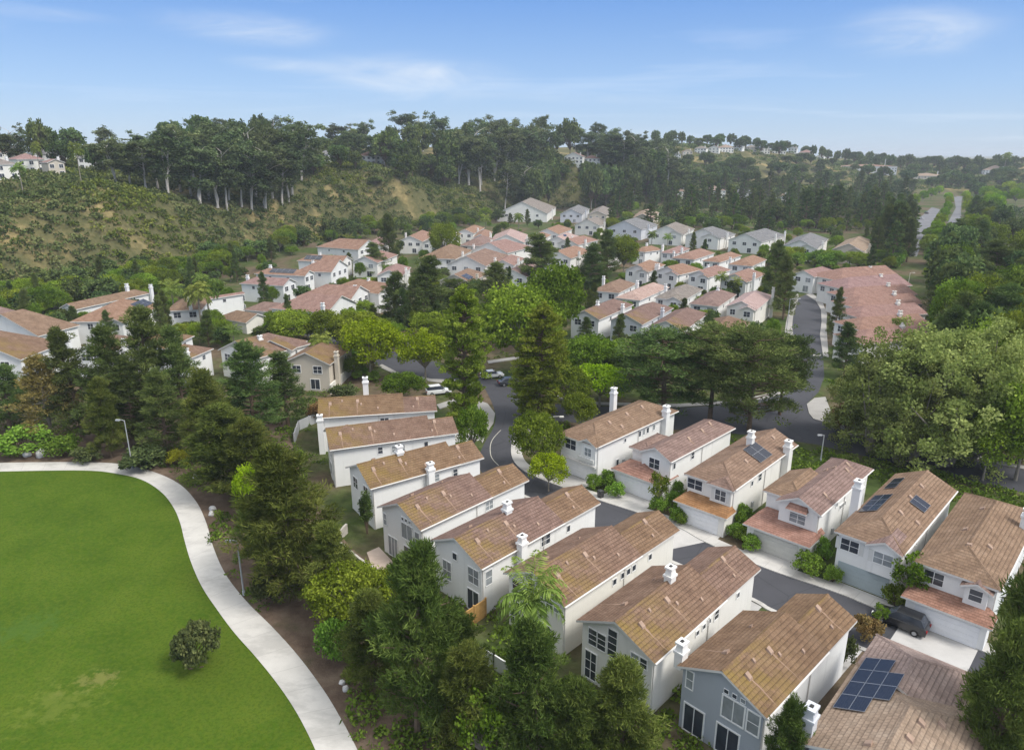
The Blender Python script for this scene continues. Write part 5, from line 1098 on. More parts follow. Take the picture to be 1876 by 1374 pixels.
# shrubs
for k, x, yb, yt, w_, lab in [('round_shrub', 45, 832, 785, 95, 'green shrub mass below the browning pine'), ('round_shrub', 115, 836, 800, 66, 'light green shrub behind the pale boulders'), ('dark_shrub', 160, 846, 818, 56, 'low dark shrub at the path edge, left one'), ('dark_shrub', 262, 858, 822, 92, 'wide dark shrub under the left path lamp'), ('yellow_shrub', 332, 852, 824, 48, 'yellow green mound beside the wide dark shrub'),
    ('dark_shrub', 640, 1150, 1085, 90, 'dark shrub below the backyard wall'), ('dark_shrub', 500, 1100, 1040, 70, 'dark shrub beside the right path lamp'), ('rusty_shrub', 590, 770, 735, 70, 'reddish shrub left of the shortest brown roof'), ('rusty_shrub', 1582, 1172, 1128, 62, 'rusty shrub before the black car'), ('rusty_shrub', 1550, 790, 740, 60, 'rusty shrub at the street corner'),
    ('dark_shrub', 1545, 1215, 1165, 44, 'dark hedge between blue house and tan roof'), ('round_shrub', 731, 902, 876, 22, 'small shrub between the two mossy roofs'), ('dark_shrub', 630, 735, 705, 60, 'dark shrub behind the sloping white wall')]: at_px(k, x, yb, yt, w_, lab, 'shrubs', 'shrub')
hd = [(1087, 896, 868, 30), (1114, 892, 862, 38), (1127, 910, 884, 36), (1208, 940, 908, 36), (1229, 930, 898, 30), (1237, 955, 926, 30), (1237, 912, 880, 30), (1243, 895, 870, 26), (1248, 962, 938, 24), (1360, 965, 925, 40), (1347, 985, 958, 36), (1358, 992, 964, 30), (1374, 990, 960, 26), (1373, 1008, 978, 36), (1369, 960, 935, 30), (1479, 1052, 1014, 58), (1507, 1030, 985, 32), (1525, 1066, 1035, 36), (1640, 1110, 1072, 50), (1668, 1100, 1066, 40), (1702, 1104, 1078, 26), (1702, 1140, 1112, 36), (1395, 960, 938, 24), (1590, 970, 945, 24)]
for i, (x, yb, yt, w_) in enumerate(hd): at_px('round_shrub', x, yb, yt, w_, 'clipped green hedge ball between the driveways', 'hedge balls between the driveways', 'shrub', name='hedge_ball')
for x, yb, yt, w_, lab in [(1205, 938, 862, 40, 'thin purple tinged street tree before the wing roofed house'), (1660, 1118, 1012, 72, 'young green street tree before the gray green garage'), (1610, 1150, 1105, 30, 'sapling beside the black car')]: at_px('young_tree', x, yb, yt, w_, lab, 'young street trees')

# ---- eucalyptus groves
GE = 'eucalyptus grove on the left ridge'
for x, yb, yt, w_ in [(268, 352, 262, 60), (308, 362, 240, 60), (330, 352, 236, 60), (369, 378, 258, 70), (398, 382, 268, 60), (417, 388, 262, 60), (421, 376, 240, 60), (444, 382, 258, 56), (461, 388, 270, 60), (487, 388, 262, 66), (518, 378, 256, 60), (530, 372, 250, 56), (536, 362, 236, 58), (552, 332, 222, 54), (290, 350, 250, 60), (350, 360, 240, 66), (385, 365, 232, 66), (500, 366, 232, 60), (470, 362, 226, 56), (240, 345, 262, 56), (215, 340, 258, 56)]:
    at_px('eucalyptus_tree', x, yb, yt, w_ * 1.1, 'tall eucalyptus with bare pale trunk in the big left ridge grove', GE)
GE2 = 'eucalyptus grove on the centre slope'
for x, yb, yt, w_ in [(859, 342, 245, 50), (882, 340, 232, 52), (925, 337, 236, 50), (938, 328, 230, 48), (953, 337, 240, 50), (963, 338, 228, 46), (973, 337, 238, 50), (993, 335, 236, 50), (840, 338, 250, 46), (905, 334, 240, 46), (1008, 332, 250, 42)]:
    at_px('eucalyptus_tree', x, yb, yt, w_ * 1.1, 'eucalyptus with pale trunk in the centre slope grove', GE2)
for x, yb, yt, w_ in [(1127, 322, 242, 48), (1142, 327, 250, 46), (1160, 322, 246, 44), (1196, 322, 256, 40), (1110, 318, 248, 44), (1178, 322, 252, 40), (1218, 320, 262, 36)]:
    at_px('eucalyptus_tree', x, yb, yt, w_ * 1.1, 'eucalyptus with pale trunk in the right slope grove', 'eucalyptus grove on the right slope')
# ---- skyline trees: each stands on the ridge, its top on the photo's skyline
SKX = [-60, 0, 40, 60, 85, 110, 150, 200, 240, 262, 300, 330, 400, 430, 450, 480, 500, 540, 600, 640, 660, 690, 720, 760, 800, 840, 855, 890, 920, 960, 985, 1005, 1040, 1080, 1130, 1180, 1230]
SKY = [235, 236, 226, 215, 225, 232, 235, 232, 240, 246, 226, 212, 205, 215, 225, 203, 212, 232, 232, 222, 225, 222, 212, 204, 198, 212, 226, 203, 203, 206, 212, 236, 220, 222, 226, 240, 246]
def top_at(kind, x, Y, yt, wpx, lab, grp, hmin=7, hmax=34, name=None):
    q = W(x, 300, Y); b = np.array([q[0], q[1], hgt(q[0], q[1])[0] - .1]); q2 = W(x, yt, Y); H = q2[2] - b[2]
    H = min(max(H, hmin), hmax); dep = proj(b)[2]; return plant(kind, b, H, max(wpx * dep / FPX, H * .3), lab, grp, 'tree', None, name)
for i, x in enumerate(np.arange(-40, 1236, 20.0)):
    x = x + rng.uniform(-6, 6); Y = np.interp(x, [-50, 150, 250, 600, 800, 1000, 1240], [330, 350, 400, 540, 590, 610, 720]) + rng.uniform(-30, 50)
    yt = np.interp(x, SKX, SKY) + rng.uniform(4, 34) * (i % 3 != 0); k = 'eucalyptus_tree' if rng.random() < .6 else 'woodland_tree'
    top_at(k, x, Y, yt, rng.uniform(32, 52) if x < 600 else rng.uniform(26, 44), 'tall eucalyptus with dark crown on the ridge skyline' if k[0] == 'e' else 'round dark crowned tree on the ridge skyline', 'skyline eucalyptus' if k[0] == 'e' else 'round skyline trees')
for i in range(120):                                         # the wood on the ridge in front of the skyline
    x = rng.uniform(190, 1240); Y0 = np.interp(x, [150, 250, 560, 600, 800, 1000, 1240], [320, 335, 395, 450, 490, 520, 640]); Y = Y0 + rng.uniform(0, 90)
    if 660 < x < 712 and Y < 470 or 1030 < x < 1075 and Y < 640: continue
    yt = np.interp(x, SKX, SKY) + rng.uniform(18, 52); k = 'eucalyptus_tree' if rng.random() < .4 else 'woodland_tree'
    top_at(k, x, Y, yt, rng.uniform(34, 56), 'pale trunked eucalyptus within the ridge wood' if k[0] == 'e' else 'dense dark tree within the ridge wood', 'eucalyptus within the ridge wood' if k[0] == 'e' else 'dense trees of the ridge wood', hmin=6)
for x, yb, yt, w_ in [(745, 335, 282, 44), (790, 330, 285, 44), (815, 345, 300, 40), (625, 312, 270, 36), (652, 314, 276, 30), (725, 318, 284, 36), (690, 345, 322, 30), (1075, 330, 296, 36), (1030, 330, 300, 30), (1010, 345, 318, 30), (960, 352, 330, 34), (575, 320, 280, 34)]:
    at_px('woodland_tree', x, yb, yt, w_, 'rounded dark tree at the lower edge of ridge wood', 'trees at the lower edge of ridge wood')
# ---- dark cone pines and trees beyond the back row
lp = 'dark cone shaped pine beyond the long back row'
for i in range(185):
    x = rng.uniform(1105, 1690); y = rng.uniform(352, 424) if x > 1240 else rng.uniform(352, 398)
    if x > 1640 and y > 385 and x < 1700: continue
    b = P(x, y) if y > np.interp(x, [a for a, _ in FOOT], [c for _, c in FOOT]) else G(x, y); dep = proj(b)[2]
    k = 'far_pine' if rng.random() < .66 else 'woodland_tree'; H = rng.uniform(13, 24) if k == 'far_pine' else rng.uniform(8, 13)
    plant(k, b, H, H * (.42 if k == 'far_pine' else .9), lp if k == 'far_pine' else 'round dark tree among cone pines beyond the back row', 'dark pines beyond the back row' if k == 'far_pine' else 'round trees beyond the back row')
for i in range(150):
    x = rng.uniform(1200, 1880); y = rng.uniform(300, 352) if x < 1720 else rng.uniform(305, 345); b = G(x, y)
    if b[1] > 1500: continue
    H = rng.uniform(8, 15); plant('woodland_tree', b, H, H * rng.uniform(.9, 1.3), 'small dark tree on the far right slope', 'trees on the far right slope', name='slope_tree')
# far crest, small trees between its houses
for i, x in enumerate(np.arange(1200, 1880, 15.0)):
    yt = np.interp(x, [1200, 1250, 1350, 1450, 1520, 1570, 1620, 1650, 1690, 1760, 1880], [236, 242, 246, 258, 270, 274, 268, 278, 280, 280, 284]) + rng.uniform(0, 9)
    top_at('woodland_tree', x + rng.uniform(-5, 5), np.interp(x, [1200, 1500, 1880], [840, 990, 1040]) + rng.uniform(-50, 60), yt, rng.uniform(12, 26), 'small dark tree on the far crest', 'trees on the far crest', hmin=4, hmax=20, name='crest_tree')
plant('palm_tree', np.array([*W(1842, 300, 960)[:2], hgt(*W(1842, 300, 960)[:2])[0]]), 26, 14, 'lone tall palm on the far right skyline', 'palms', 'palm')
# ---- the wood on the right
for i in range(150):
    x = rng.uniform(1655, 1960); y = rng.uniform(395, 760)
    if x < 1720 and y > 470: x += 70
    if 1640 < x < 1780 and y < 452: continue
    b = P(x, y); dep = proj(b)[2]; r = rng.random()
    k = 'woodland_tree' if r < .35 else 'dark_pine' if r < .75 else 'broadleaf_tree'; H = rng.uniform(11, 19)
    plant(k, b, H, H * rng.uniform(.55, .8), {'woodland_tree': 'dense dark tree of the right hand wood', 'dark_pine': 'dark pine of the right hand wood', 'broadleaf_tree': 'leafy green tree of the right hand wood'}[k], {'woodland_tree': 'dense trees of the right hand wood', 'dark_pine': 'dark pines of the right hand wood', 'broadleaf_tree': 'leafy trees of the right hand wood'}[k])
for i, (x, y, h_, w_) in enumerate([(1716, 452, 9, 7), (1716, 436, 9, 7), (1722, 420, 9, 7), (1728, 405, 9, 6.5), (1734, 392, 9, 7), (1737, 380, 9, 7), (1735, 371, 9, 8), (1690, 372, 11, 9), (1705, 366, 11, 9), (1672, 380, 11, 9), (1720, 360, 11, 9), (1778, 430, 11, 8), (1776, 410, 11, 8), (1772, 394, 10, 8), (1770, 380, 10, 8), (1768, 370, 10, 8), (1800, 365, 12, 10), (1830, 372, 12, 11)]):
    plant('bright_tree', P(x, y), h_, w_, 'bright green tree lining the divided road', 'bright trees lining the divided road')
for i in range(34):
    x, y = rng.uniform(1598, 1672), rng.uniform(408, 492); H = rng.uniform(14, 22)
    plant('dark_pine' if i % 3 else 'far_pine', P(x, y), H, H * .45, 'dark pine between the back row end and the divided road', 'dark pines at the back row end', name='roadside_pine')
for i in range(26):
    x, y = rng.uniform(1700, 1880), rng.uniform(350, 400)
    if x < 1775: continue
    H = rng.uniform(10, 16); plant('bright_tree' if i % 2 else 'woodland_tree', P(x, y), H, H * .9, 'roadside tree right of the divided road', 'trees right of the divided road', name='roadside_tree')
# ---- gardens: small trees and shrubs between the far houses
def clear(p, r):
    for q in HB:
        d = (p[:2] - q[0]) ; a, b = d @ q[1], d @ q[2]
        if -r < a < q[3] + r and -r < b < q[4] + r: return False
    return True
HB = []
for o in [x for x in COL.objects if x.type == 'EMPTY' and x.get('category') == 'house']:
    ws = [c for c in o.children if c.name.startswith('wall')]
    xs = [v.co for c in ws for v in c.data.vertices]
    x0, x1, y0, y1 = min(v.x for v in xs), max(v.x for v in xs), min(v.y for v in xs), max(v.y for v in xs)
    a = o.rotation_euler.z; u = np.array([math.cos(a), math.sin(a)]); v = np.array([-u[1], u[0]]); c = np.array(o.location[:2]) + u * x0 + v * y0
    HB.append((c, u, v, x1 - x0, y1 - y0))
nb = 0
for i in range(2200):
    x = rng.uniform(-10, 1640); y = rng.uniform(412, 700)
    yf = np.interp(x, [a for a, _ in FOOT], [c for _, c in FOOT])
    if y < yf + 3 or (x > 1420 and y > 500) or (y > 640 and x < 560) or (y > 690 and 690 < x < 960): continue
    p = P(x, y); 
    if not clear(p, 1.2): continue
    if 1440 < x < 1520 and y > 535: continue
    if 690 < x < 960 and 640 < y < 715: continue
    if 470 > x > 420 and y > 575: continue
    r = rng.random(); dep = proj(p)[2]
    if r < .42: k, H, w_ = 'broadleaf_tree', rng.uniform(3.5, 6.5), rng.uniform(3.5, 6)
    elif r < .60: k, H, w_ = 'woodland_tree', rng.uniform(4, 7), rng.uniform(3.5, 6)
    elif r < .72: k, H, w_ = 'dark_pine', rng.uniform(6, 12), rng.uniform(3.5, 5)
    else: k, H, w_ = 'round_shrub', rng.uniform(1.5, 2.6), rng.uniform(2, 3.6)
    lab, grp, cat = {'broadleaf_tree': ('small leafy garden tree between the far houses', 'garden trees between far houses', 'tree'), 'woodland_tree': ('small dark garden tree between the far houses', 'dark garden trees between far houses', 'tree'), 'dark_pine': ('small dark pine between the far houses', 'small pines between far houses', 'tree'), 'round_shrub': ('green garden shrub between the far houses', 'garden shrubs between far houses', 'shrub')}[k]
    plant(k, p, H, w_, lab, grp, cat); nb += 1
    if nb > 520: break
for i in range(150):
    x, y = rng.uniform(1415, 1650), rng.uniform(455, 496)
    if i > 95: x, y = rng.uniform(1690, 1790), rng.uniform(436, 520)
    p = P(x, y)
    if not clear(p, 1.0): continue
    H = rng.uniform(3.5, 7) if i % 3 else rng.uniform(1.8, 3); plant(('bright_tree', 'broadleaf_tree', 'round_shrub')[i % 3] if H > 3 else 'round_shrub', p, H, H * rng.uniform(.9, 1.3), 'leafy planting between the back row and the red stacked roofs' if i <= 95 else 'leafy planting between red stacked roofs and the dark wood', 'planting behind the red stacked roofs', 'shrub', name='planting')
for i in range(40):
    x, y = rng.uniform(1520, 1876), rng.uniform(770, 850)
    if y > np.interp(x, [1523, 1577, 1660, 1754, 1876], [768, 785, 804, 824, 852]): continue
    H = rng.uniform(2, 5); plant('broadleaf_tree' if i % 2 else 'round_shrub', P(x, y), H, H * 1.1, 'low leafy growth under the sycamores', 'growth under the sycamores', 'shrub', name='undergrowth_shrub')
for i in range(110):
    x, y = rng.uniform(1110, 1640), rng.uniform(392, 432); p = P(x, y)
    if not clear(p, 1.0): continue
    H = rng.uniform(4, 9); plant(('woodland_tree', 'broadleaf_tree', 'far_pine')[i % 3], p, H * (1.6 if i % 3 == 2 else 1), H * rng.uniform(.8, 1.2), 'green tree directly behind the long back row', 'trees directly behind the long back row', name='back_row_tree')
# trees at the foot of the brush hill
for i in range(170):
    t = rng.random() ** 1.4; x = -20 + 960 * t; y = np.interp(x, [a for a, _ in FOOT], [c for _, c in FOOT]) + rng.uniform(-12, 5 + 26 * (x < 420)); p = G(x, y)
    if not clear(p, 1.5): continue
    H = rng.uniform(5, 9); plant('broadleaf_tree' if rng.random() < .6 else 'woodland_tree', p, H, H * rng.uniform(.9, 1.2), 'leafy tree along the foot of the brushy hill', 'trees along the foot of the brushy hill', name='hill_foot_tree')

# ---- stuff nobody could count: chaparral on the hills, ground cover in the park
def brush(name, pts, rad, m, per, ls, mats_t=None):
    n = len(pts); idx = np.repeat(np.arange(n), per); d = unit(rng.normal(size=(n * per, 3))); d[:, 2] = np.abs(d[:, 2])
    C = pts[idx] + d * rad[idx, None] * np.array([1, 1, .8]) * (.6 + .4 * rng.random((n * per, 1))) ; A = unit(rng.normal(size=(n * per, 3)))
    tint = rng.random(n)[idx] + rng.normal(size=n * per) * .08
    o = obj(name, leafmesh(name, C, A, ls * rad[idx] ** .5 * rng.uniform(.7, 1.3, n * per), ls * .7 * rad[idx] ** .5, tint, m)); tag(o, None, None, None, 'stuff'); return o
F_CHAP = foliage('chaparral_leaves', (0.025, 0.036, 0.014), (0.054, 0.068, 0.026), (0.094, 0.100, 0.044), .15, 0.0)
F_CHAP2 = foliage('bright_chaparral_leaves', (0.026, 0.038, 0.010), (0.062, 0.078, 0.019), (0.110, 0.116, 0.034), .2, 0.0)
NB = 110000
xs = rng.uniform(-330, 420, NB); ys = rng.uniform(150, 760, NB); zs = hgt(xs, ys)
dep = ys * CP - (zs - CAMH) * SP; sx_ = 938 + FPX * xs / dep; sy_ = 687 - FPX * (ys * SP + (zs - CAMH) * CP) / dep
keep = (zs > .35) & (sx_ > -60) & (sx_ < 1560) & (sy_ > 290) & (rng.random(NB) < np.clip(500 / ys, .3, 1.0) * .9)
fld = np.sin(xs * .05 + 2 * np.sin(ys * .03)) + np.sin(ys * .071 + 1.7 * np.sin(xs * .041)); keep &= (fld + rng.normal(size=NB) * .3 > -1.5)
pts = np.stack([xs, ys, zs], -1)[keep]; f2 = fld[keep]; rad = rng.gamma(3.0, .46, len(pts)) + .55; rad = np.minimum(rad, 3.6)
sel = (f2 + rng.normal(size=len(f2)) * .5) > .55
brush('chaparral', pts[~sel] + [0, 0, -.1], rad[~sel], F_CHAP, 46, .62); brush('chaparral', pts[sel] + [0, 0, -.1], rad[sel], F_CHAP2, 46, .62)
# low ground cover under the park pines and around the gardens
gp = []
for i in range(2600):
    x, y = rng.uniform(-60, 640), rng.uniform(690, 1120)
    yo = np.interp(x, [0, 150, 225, 285, 330, 360, 378, 390, 412, 450, 500, 545, 590], [848, 847, 851, 866, 888, 920, 958, 1000, 1050, 1100, 1150, 1200, 1260])
    if y > yo - 14 or (y > 850 and x > 560): continue
    q = P(x, y)
    if clear(q, .6) and (math.sin(q[0] * .35 + 2 * math.sin(q[1] * .2)) + rng.normal() * .35 > .25 or y < 790): gp.append(q)
for i in range(4200):
    x, y = rng.uniform(300, 1900), rng.uniform(560, 1400); q = P(x, y)
    ok = clear(q, .5) and (x > 1040 and 700 < y < 790 and False or (660 < x < 1040 and 600 < y < 660) or (1040 < x < 1460 and 600 < y < 722) or (1500 < x < 1900 and 640 < y < 770) or (560 < x < 700 and 640 < y < 760) or (x < 1300 and y > 1060 and x > 640 and y > 900 + (x - 640) * .55))
    if ok: gp.append(q)
for i in range(2600):                                           # planting behind the street row
    x, y = rng.uniform(1030, 1900), rng.uniform(765, 960); q = P(x, y)
    if y > np.interp(x, [1030, 1300, 1600, 1876], [775, 800, 842, 905]) and clear(q, .5) and y < 800 + max(0, x - 1030) * .16: gp.append(q)
gp = np.array(gp); brush('ground_cover', gp, rng.gamma(3, .16, len(gp)) + .2, F_HEDGE, 34, .34)

# the far wood that reads as one mass, right of the ridge
NF = 16000; xs = rng.uniform(60, 900, NF); ys = rng.uniform(430, 1250, NF); zs = hgt(xs, ys); dep = ys * CP - (zs - CAMH) * SP
sx_ = 938 + FPX * xs / dep; sy_ = 687 - FPX * (ys * SP + (zs - CAMH) * CP) / dep
fl = np.sin(xs * .021 + 2 * np.sin(ys * .013)) + np.sin(ys * .024 + 1.7 * np.sin(xs * .017))
keep = (sx_ > 1060) & (sx_ < 1960) & (sy_ > 262) & (sy_ < np.where(sx_ > 1200, 412, 372)) & (fl > -1.0) & ~((sx_ > 1640) & (sx_ < 1785) & (sy_ > 348)) & (rng.random(NF) < np.clip(620 / ys, .4, 1))
pts = np.stack([xs, ys, zs], -1)[keep]; okk = np.array([clear(q, 5) for q in pts]); pts = pts[okk]
brush('far_woods', pts, rng.uniform(1.6, 4.6, len(pts)), F_FAR, 60, .62)

# ------------------------------------------------------------------ lamps, cars, boulders, fences
def lamp(px, yb, yt, kind, label, m, arm=0.0, az=0.0):
    b = P(px, yb); lo, hi = 1., 20.
    for _ in range(30):
        mid = (lo + hi) / 2
        if proj((b[0], b[1], mid))[1] > yt: lo = mid
        else: hi = mid
    H = lo; o = empty('street_lamp', b, az, label, 'lamp', 'lamps'); r = MB(); r.tube([(0, 0, 0), (0, 0, .5), (0, 0, .52), (0, 0, H)], [.14, .14, .09, .06], 9); 
    r.build('pole', m, o, smooth=False)
    for s in ((1, -1) if kind == 'double' else (1,)):
        L = arm; a = MB(); a.tube([(0, 0, H - .12), (s * L * .5, 0, H + .04), (s * L, 0, H + .05)], [.05, .04, .035], 7); a.build('arm', m, o)
        hd = MB(); hd.frust((s * (L + .3), 0), .34, .14, H - .08, H + .08, .28, .11); q = hd.build('lamp_head', m, o); le = MB(); le.frust((s * (L + .3), 0), .24, .1, H - .13, H - .082, .26, .11); le.build('lens', LAMPG, q)
lamp(1004, 852, 764, 'double', 'tall pale street lamp with two arms beside the street bend', POLE, 1.5, .1)
lamp(1439, 622, 548, 'single', 'gray street lamp with curved arm beside the straight street', POLEG, 2.0, .2)
lamp(243, 858, 770, 'single', 'slim path lamp beside the wide dark shrub', POLEG, .7, 3.0)
lamp(447, 1090, 990, 'single', 'slim path lamp beside the path bend, against the big pine', POLEG, .5, 3.2)
lamp(1503, 846, 797, 'single', 'short street lamp behind the taupe garage house', POLEG, .3, 3.1)
lamp(1660, 545, 500, 'single', 'pale lamp post beyond the red stacked roofs', POLE, 1.0, .2)

def car_paint(name, c):
    m, t, b = mat(name, 0.3, 0.5); b.inputs['Base Color'].default_value = (*c, 1); b.inputs['Coat Weight'].default_value = .6; b.inputs['Coat Roughness'].default_value = .08; return m
CW = car_paint('white_car_paint', (.74, .75, .76)); CB = car_paint('black_car_paint', (.012, .013, .016)); CS = car_paint('dark_car_paint', (.035, .04, .05)); TYRE = plain('tyre_rubber', (.02, .02, .02), .9); HL = plain('headlight_glass', (.8, .8, .78), .2, .02); TL = plain('tail_light', (.35, .02, .02), .3, .05)
def car(px, py, rz, paint, label, suv=False, size=1.0):
    b = P(px, py); o = empty('parked_car', (b[0], b[1], .03), rz, label, 'car', 'parked cars')
    h = .25 if suv else 0
    prof = [(-2.3, .32), (-2.32, .75), (-2.2, .98 + h * .5), (2.0, .92 + h * .4), (2.28, .72), (2.3, .35)]
    cab = [(-2.15 if suv else -1.75, .97 + h * .5), (-1.75 if suv else -1.05, 1.48 + h), (.35, 1.50 + h), (1.15, .95 + h * .45)]
    import bmesh
    def ext(p, w0, w1, name, m, par):
        bm = bmesh.new(); L, R = [], []
        zs = [z for _, z in p]; zt = max(zs); zb = min(zs)
        for x, z in p:
            k = (z - zb) / (zt - zb + 1e-6); hw = w0 + (w1 - w0) * k; L.append(bm.verts.new((x, hw, z))); R.append(bm.verts.new((x, -hw, z)))
        bm.faces.new(L); bm.faces.new(R[::-1]); n = len(p)
        for i in range(n): j = (i + 1) % n; bm.faces.new([L[j], L[i], R[i], R[j]])
        bmesh.ops.recalc_face_normals(bm, faces=bm.faces)
        bmesh.ops.bevel(bm, geom=bm.edges[:], offset=.06, segments=2, affect='EDGES', profile=.6)
        me = bpy.data.meshes.new(name); bm.to_mesh(me); bm.free(); me.materials.append(m); me.polygons.foreach_set('use_smooth', [True] * len(me.polygons)); q = obj(name, me, par); return q
    ext(prof, .90, .88, 'body', paint, o); ext(cab, .84, .66, 'cabin_glass', GLASS, o)
    rf = [(cab[1][0] + .02, cab[1][1] - .03), (cab[1][0] + .08, cab[1][1] + .035), (cab[2][0] - .06, cab[2][1] + .035), (cab[2][0] + .02, cab[2][1] - .03)]; ext(rf, .70, .66, 'roof_panel', paint, o)
    for x in (-1.4, 1.42):
        for s in (-1, 1):
            w_ = MB(); w_.tube([(x, s * .72, .34), (x, s * .92, .34)], [.34, .34], 16); t_ = w_.build('wheel', TYRE, o); w_ = MB(); w_.tube([(x, s * .92, .34), (x, s * .935, .34)], [.2, .2], 12); w_.build('rim', ALU, t_)
    for s in (-1, 1):
        q = MB(); q.box(2.2, 2.33, s * .62 - .18, s * .62 + .18, .62, .76); q.build('headlight', HL, o); q = MB(); q.box(-2.36, -2.24, s * .68 - .12, s * .68 + .12, .68, .9); q.build('tail_light', TL, o)
        q = MB(); q.box(.72, .9, s * .9 - .02, s * 1.04 + (.02 if s > 0 else -.02) if s > 0 else s * .88, 1.0, 1.14) if s > 0 else q.box(.72, .9, -1.06, -.88, 1.0, 1.14); q.build('mirror', paint, o)
    o.scale = (size,) * 3
car(803, 722, .35, CW, 'white car parked left of the street bend', True)
car(901, 692, .3, CW, 'white car under the trees beyond the street bend')
car(934, 705, .3, CS, 'dark car parked beside the white car under trees')
kd = P(1560, 1120) - P(1660, 1160); car(1648, 1146, math.atan2(kd[1], kd[0]), CB, 'black car parked on the street before the gray green garage', True)
for x, y, c in ((1689, 402, CW), (1697, 392, CS)): car(x, y, 1.3, c, ('white' if c is CW else 'dark') + ' car driving on the far divided road')

def boulder(px, py, w_, label):
    import bmesh
    b = P(px, py); r = w_ * proj(b)[2] / FPX / 2; bm = bmesh.new(); bmesh.ops.create_icosphere(bm, subdivisions=3, radius=r); s = rng.uniform(.7, 1.25, 3)
    pl = [(unit(rng.normal(size=3)), rng.uniform(.55, .85) * r) for _ in range(9)]
    for v in bm.verts:
        p = np.array(v.co) * s
        for n, d in pl:
            e = p @ n - d
            if e > 0: p = p - n * e * .85
        v.co = p + rng.normal(size=3) * .015 * r
    me = bpy.data.meshes.new('boulder'); bm.to_mesh(me); bm.free(); me.materials.append(ROCK); o = obj('boulder', me); o.location = (b[0], b[1], r * .35); tag(o, label, 'rock', 'pale boulders by the path')
for x, y, w_, l in [(50, 836, 17, 'smaller pale boulder below the light green shrub'), (76, 836, 22, 'larger pale boulder below the light green shrub'), (390, 934, 15, 'upright white boulder in the mulch at the path bend'), (387, 944, 13, 'low white boulder touching the upright one at the bend'), (627, 1252, 14, 'upright white boulder by the lower path'), (633, 1264, 16, 'broad white boulder in front of the upright one, lower path'), (362, 875, 18, 'flat pale boulder in mulch above the path bend')]: boulder(x, y, w_, l)

def fence(name, pts, hgt_, m, label, cat='fence', th=.12, posts=0, cap=None):
    o = empty(name, (0, 0, 0), 0, label, cat); w_ = [P(*p)[:2] for p in pts]; a = MB()
    for p, q in zip(w_, w_[1:]):
        d = (q - p) / np.linalg.norm(q - p); n = np.array([-d[1], d[0]]) * th / 2
        lo = [p + n, q + n, q - n, p - n]
        a.poly([(*x, hgt_) for x in lo]); 
        for i in range(4): j = (i + 1) % 4; a.poly([(*lo[i], -.1), (*lo[j], -.1), (*lo[j], hgt_), (*lo[i], hgt_)])
    a.build('panel', m, o, weld=True)
    if posts:
        for p, q in zip(w_, w_[1:]):
            n = max(1, int(np.linalg.norm(q - p) / posts))
            for i in range(n + 1): x = p + (q - p) * i / n; k = MB(); k.box(x[0] - .09, x[0] + .09, x[1] - .09, x[1] + .09, -.1, hgt_ + .12); k.build('post', m, o)
    return o
fence('wooden_fence', [(846, 1158), (890, 1128)], 1.9, WOOD, 'new cedar board fence between white house and cream house', posts=1.2)
fence('garden_wall', [(612, 1000), (660, 1040), (700, 1068)], 1.2, STONE, 'low block wall round the pink patio yard', 'wall', .25)
fence('garden_wall', [(612, 1000), (636, 976)], 1.2, STONE, 'short return of block wall beside the cypress', 'wall', .25)
fence('vinyl_fence', [(858, 1200), (905, 1225), (960, 1262)], 1.5, VINYL, 'white vinyl fence behind the cream house', posts=2.4)
fence('yard_fence', [(540, 812), (548, 788), (585, 772)], 1.6, POLEG, 'curved gray fence beside the ochre roof end', posts=1.6)
fence('white_wall', [(606, 722), (650, 680)], 1.8, CREAM, 'sloping white wall behind the shortest brown roof', 'wall', .25)
0 and fence('vinyl_fence', [(1040, 1290), (1120, 1345), (1200, 1400)], 1.5, VINYL, 'white fence below the grid windowed house', posts=2.4)
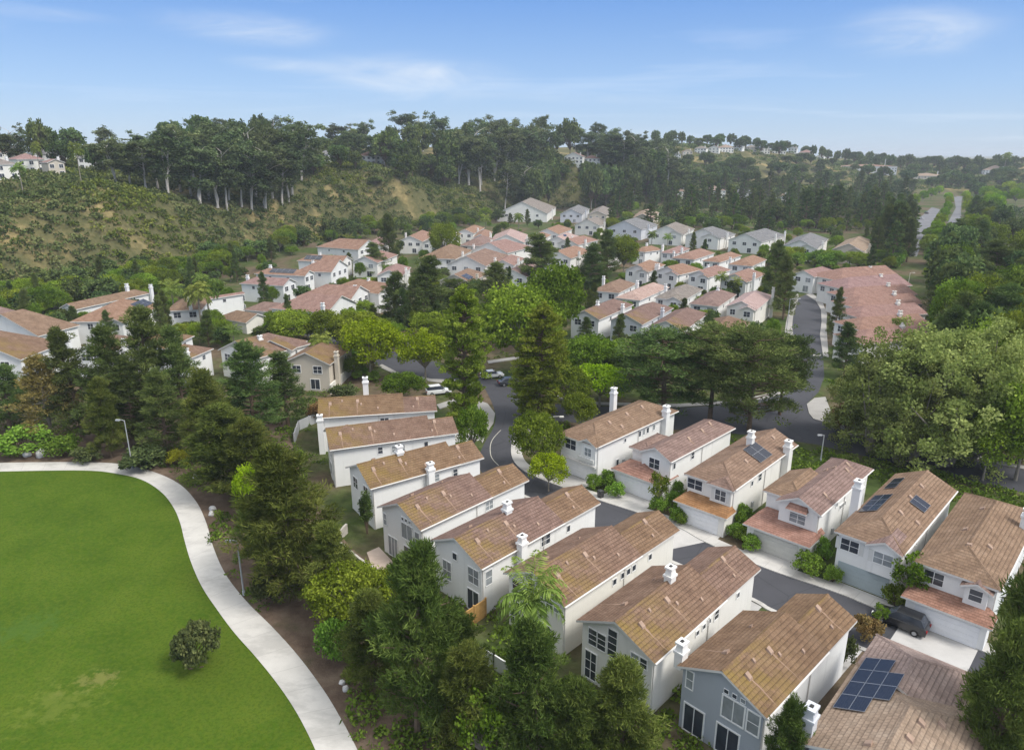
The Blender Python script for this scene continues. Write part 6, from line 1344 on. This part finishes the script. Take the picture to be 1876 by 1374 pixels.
sheet('patio', px_pts([(672, 1012), (694, 1002), (716, 1025), (742, 1040), (725, 1062), (698, 1052), (680, 1034)]), .03, PATIO)
# small carport with a tiled roof between the trees
cp = House((748, 618), (722, 606), (766, 612), 2.8, 'carport', 'small brown roofed gatehouse between bright trees', 'gatehouse', None, CREAM, TILE_R, Wd=4.5, Ld=9, slope=.35)
A = cp.block(0, 9, 0, 4.5, 'gable', 'gable', wall=False)
for u in (.6, 8.4):
    for v in (.6, 3.9): k = MB(); k.box(u - .18, u + .18, v - .18, v + .18, -.1, 2.72); cp.put(k, 'post', CREAM)
b = P(1100, 912); o = empty('wheelie_bin', b, .6, 'dark wheelie bin on the kerb near the bend house', 'bin')
k = MB(); k.frust((0, 0), .26, .30, .06, .95, .30, .36); k.build('bin_body', CB, o); k = MB(); k.frust((0, .02), .32, .39, .95, 1.05, .30, .34); k.build('lid', CB, o)
# utility frame on the skyline of the back row
b = P(1295, 428); o = empty('utility_pole', b, 0, 'white H shaped utility pole behind the long back row', 'pole')
k = MB(); k.tube([(-2.2, 0, 0), (-2.2, 0, 7)], [.12, .1], 7); k.build('post', POLE, o); k = MB(); k.tube([(2.2, 0, 0), (2.2, 0, 7)], [.12, .1], 7); k.build('post', POLE, o); k = MB(); k.box(-2.8, 2.8, -.1, .1, 5.6, 5.8); k.build('crossbar', POLE, o)

# ------------------------------------------------------------------ the air: thin even haze round everything
HTOP = max(o.location.z + 30 for o in COL.objects if o.type == 'EMPTY'); hz = MB(); hz.box(-9500, 9500, -600, 17000, -6, HTOP); ho = hz.build('haze', [])
hm = bpy.data.materials.new('thin_haze'); hm.use_nodes = True; t = hm.node_tree; t.nodes.clear(); o_ = t.nodes.new('ShaderNodeOutputMaterial'); pv = t.nodes.new('ShaderNodeVolumePrincipled')
pv.inputs['Color'].default_value = (.86, .93, 1, 1); pv.inputs['Density'].default_value = .00016; pv.inputs['Anisotropy'].default_value = .0; t.links.new(pv.outputs[0], o_.inputs['Volume'])
ho.data.materials.clear(); ho.data.materials.append(hm); tag(ho, kind='stuff')
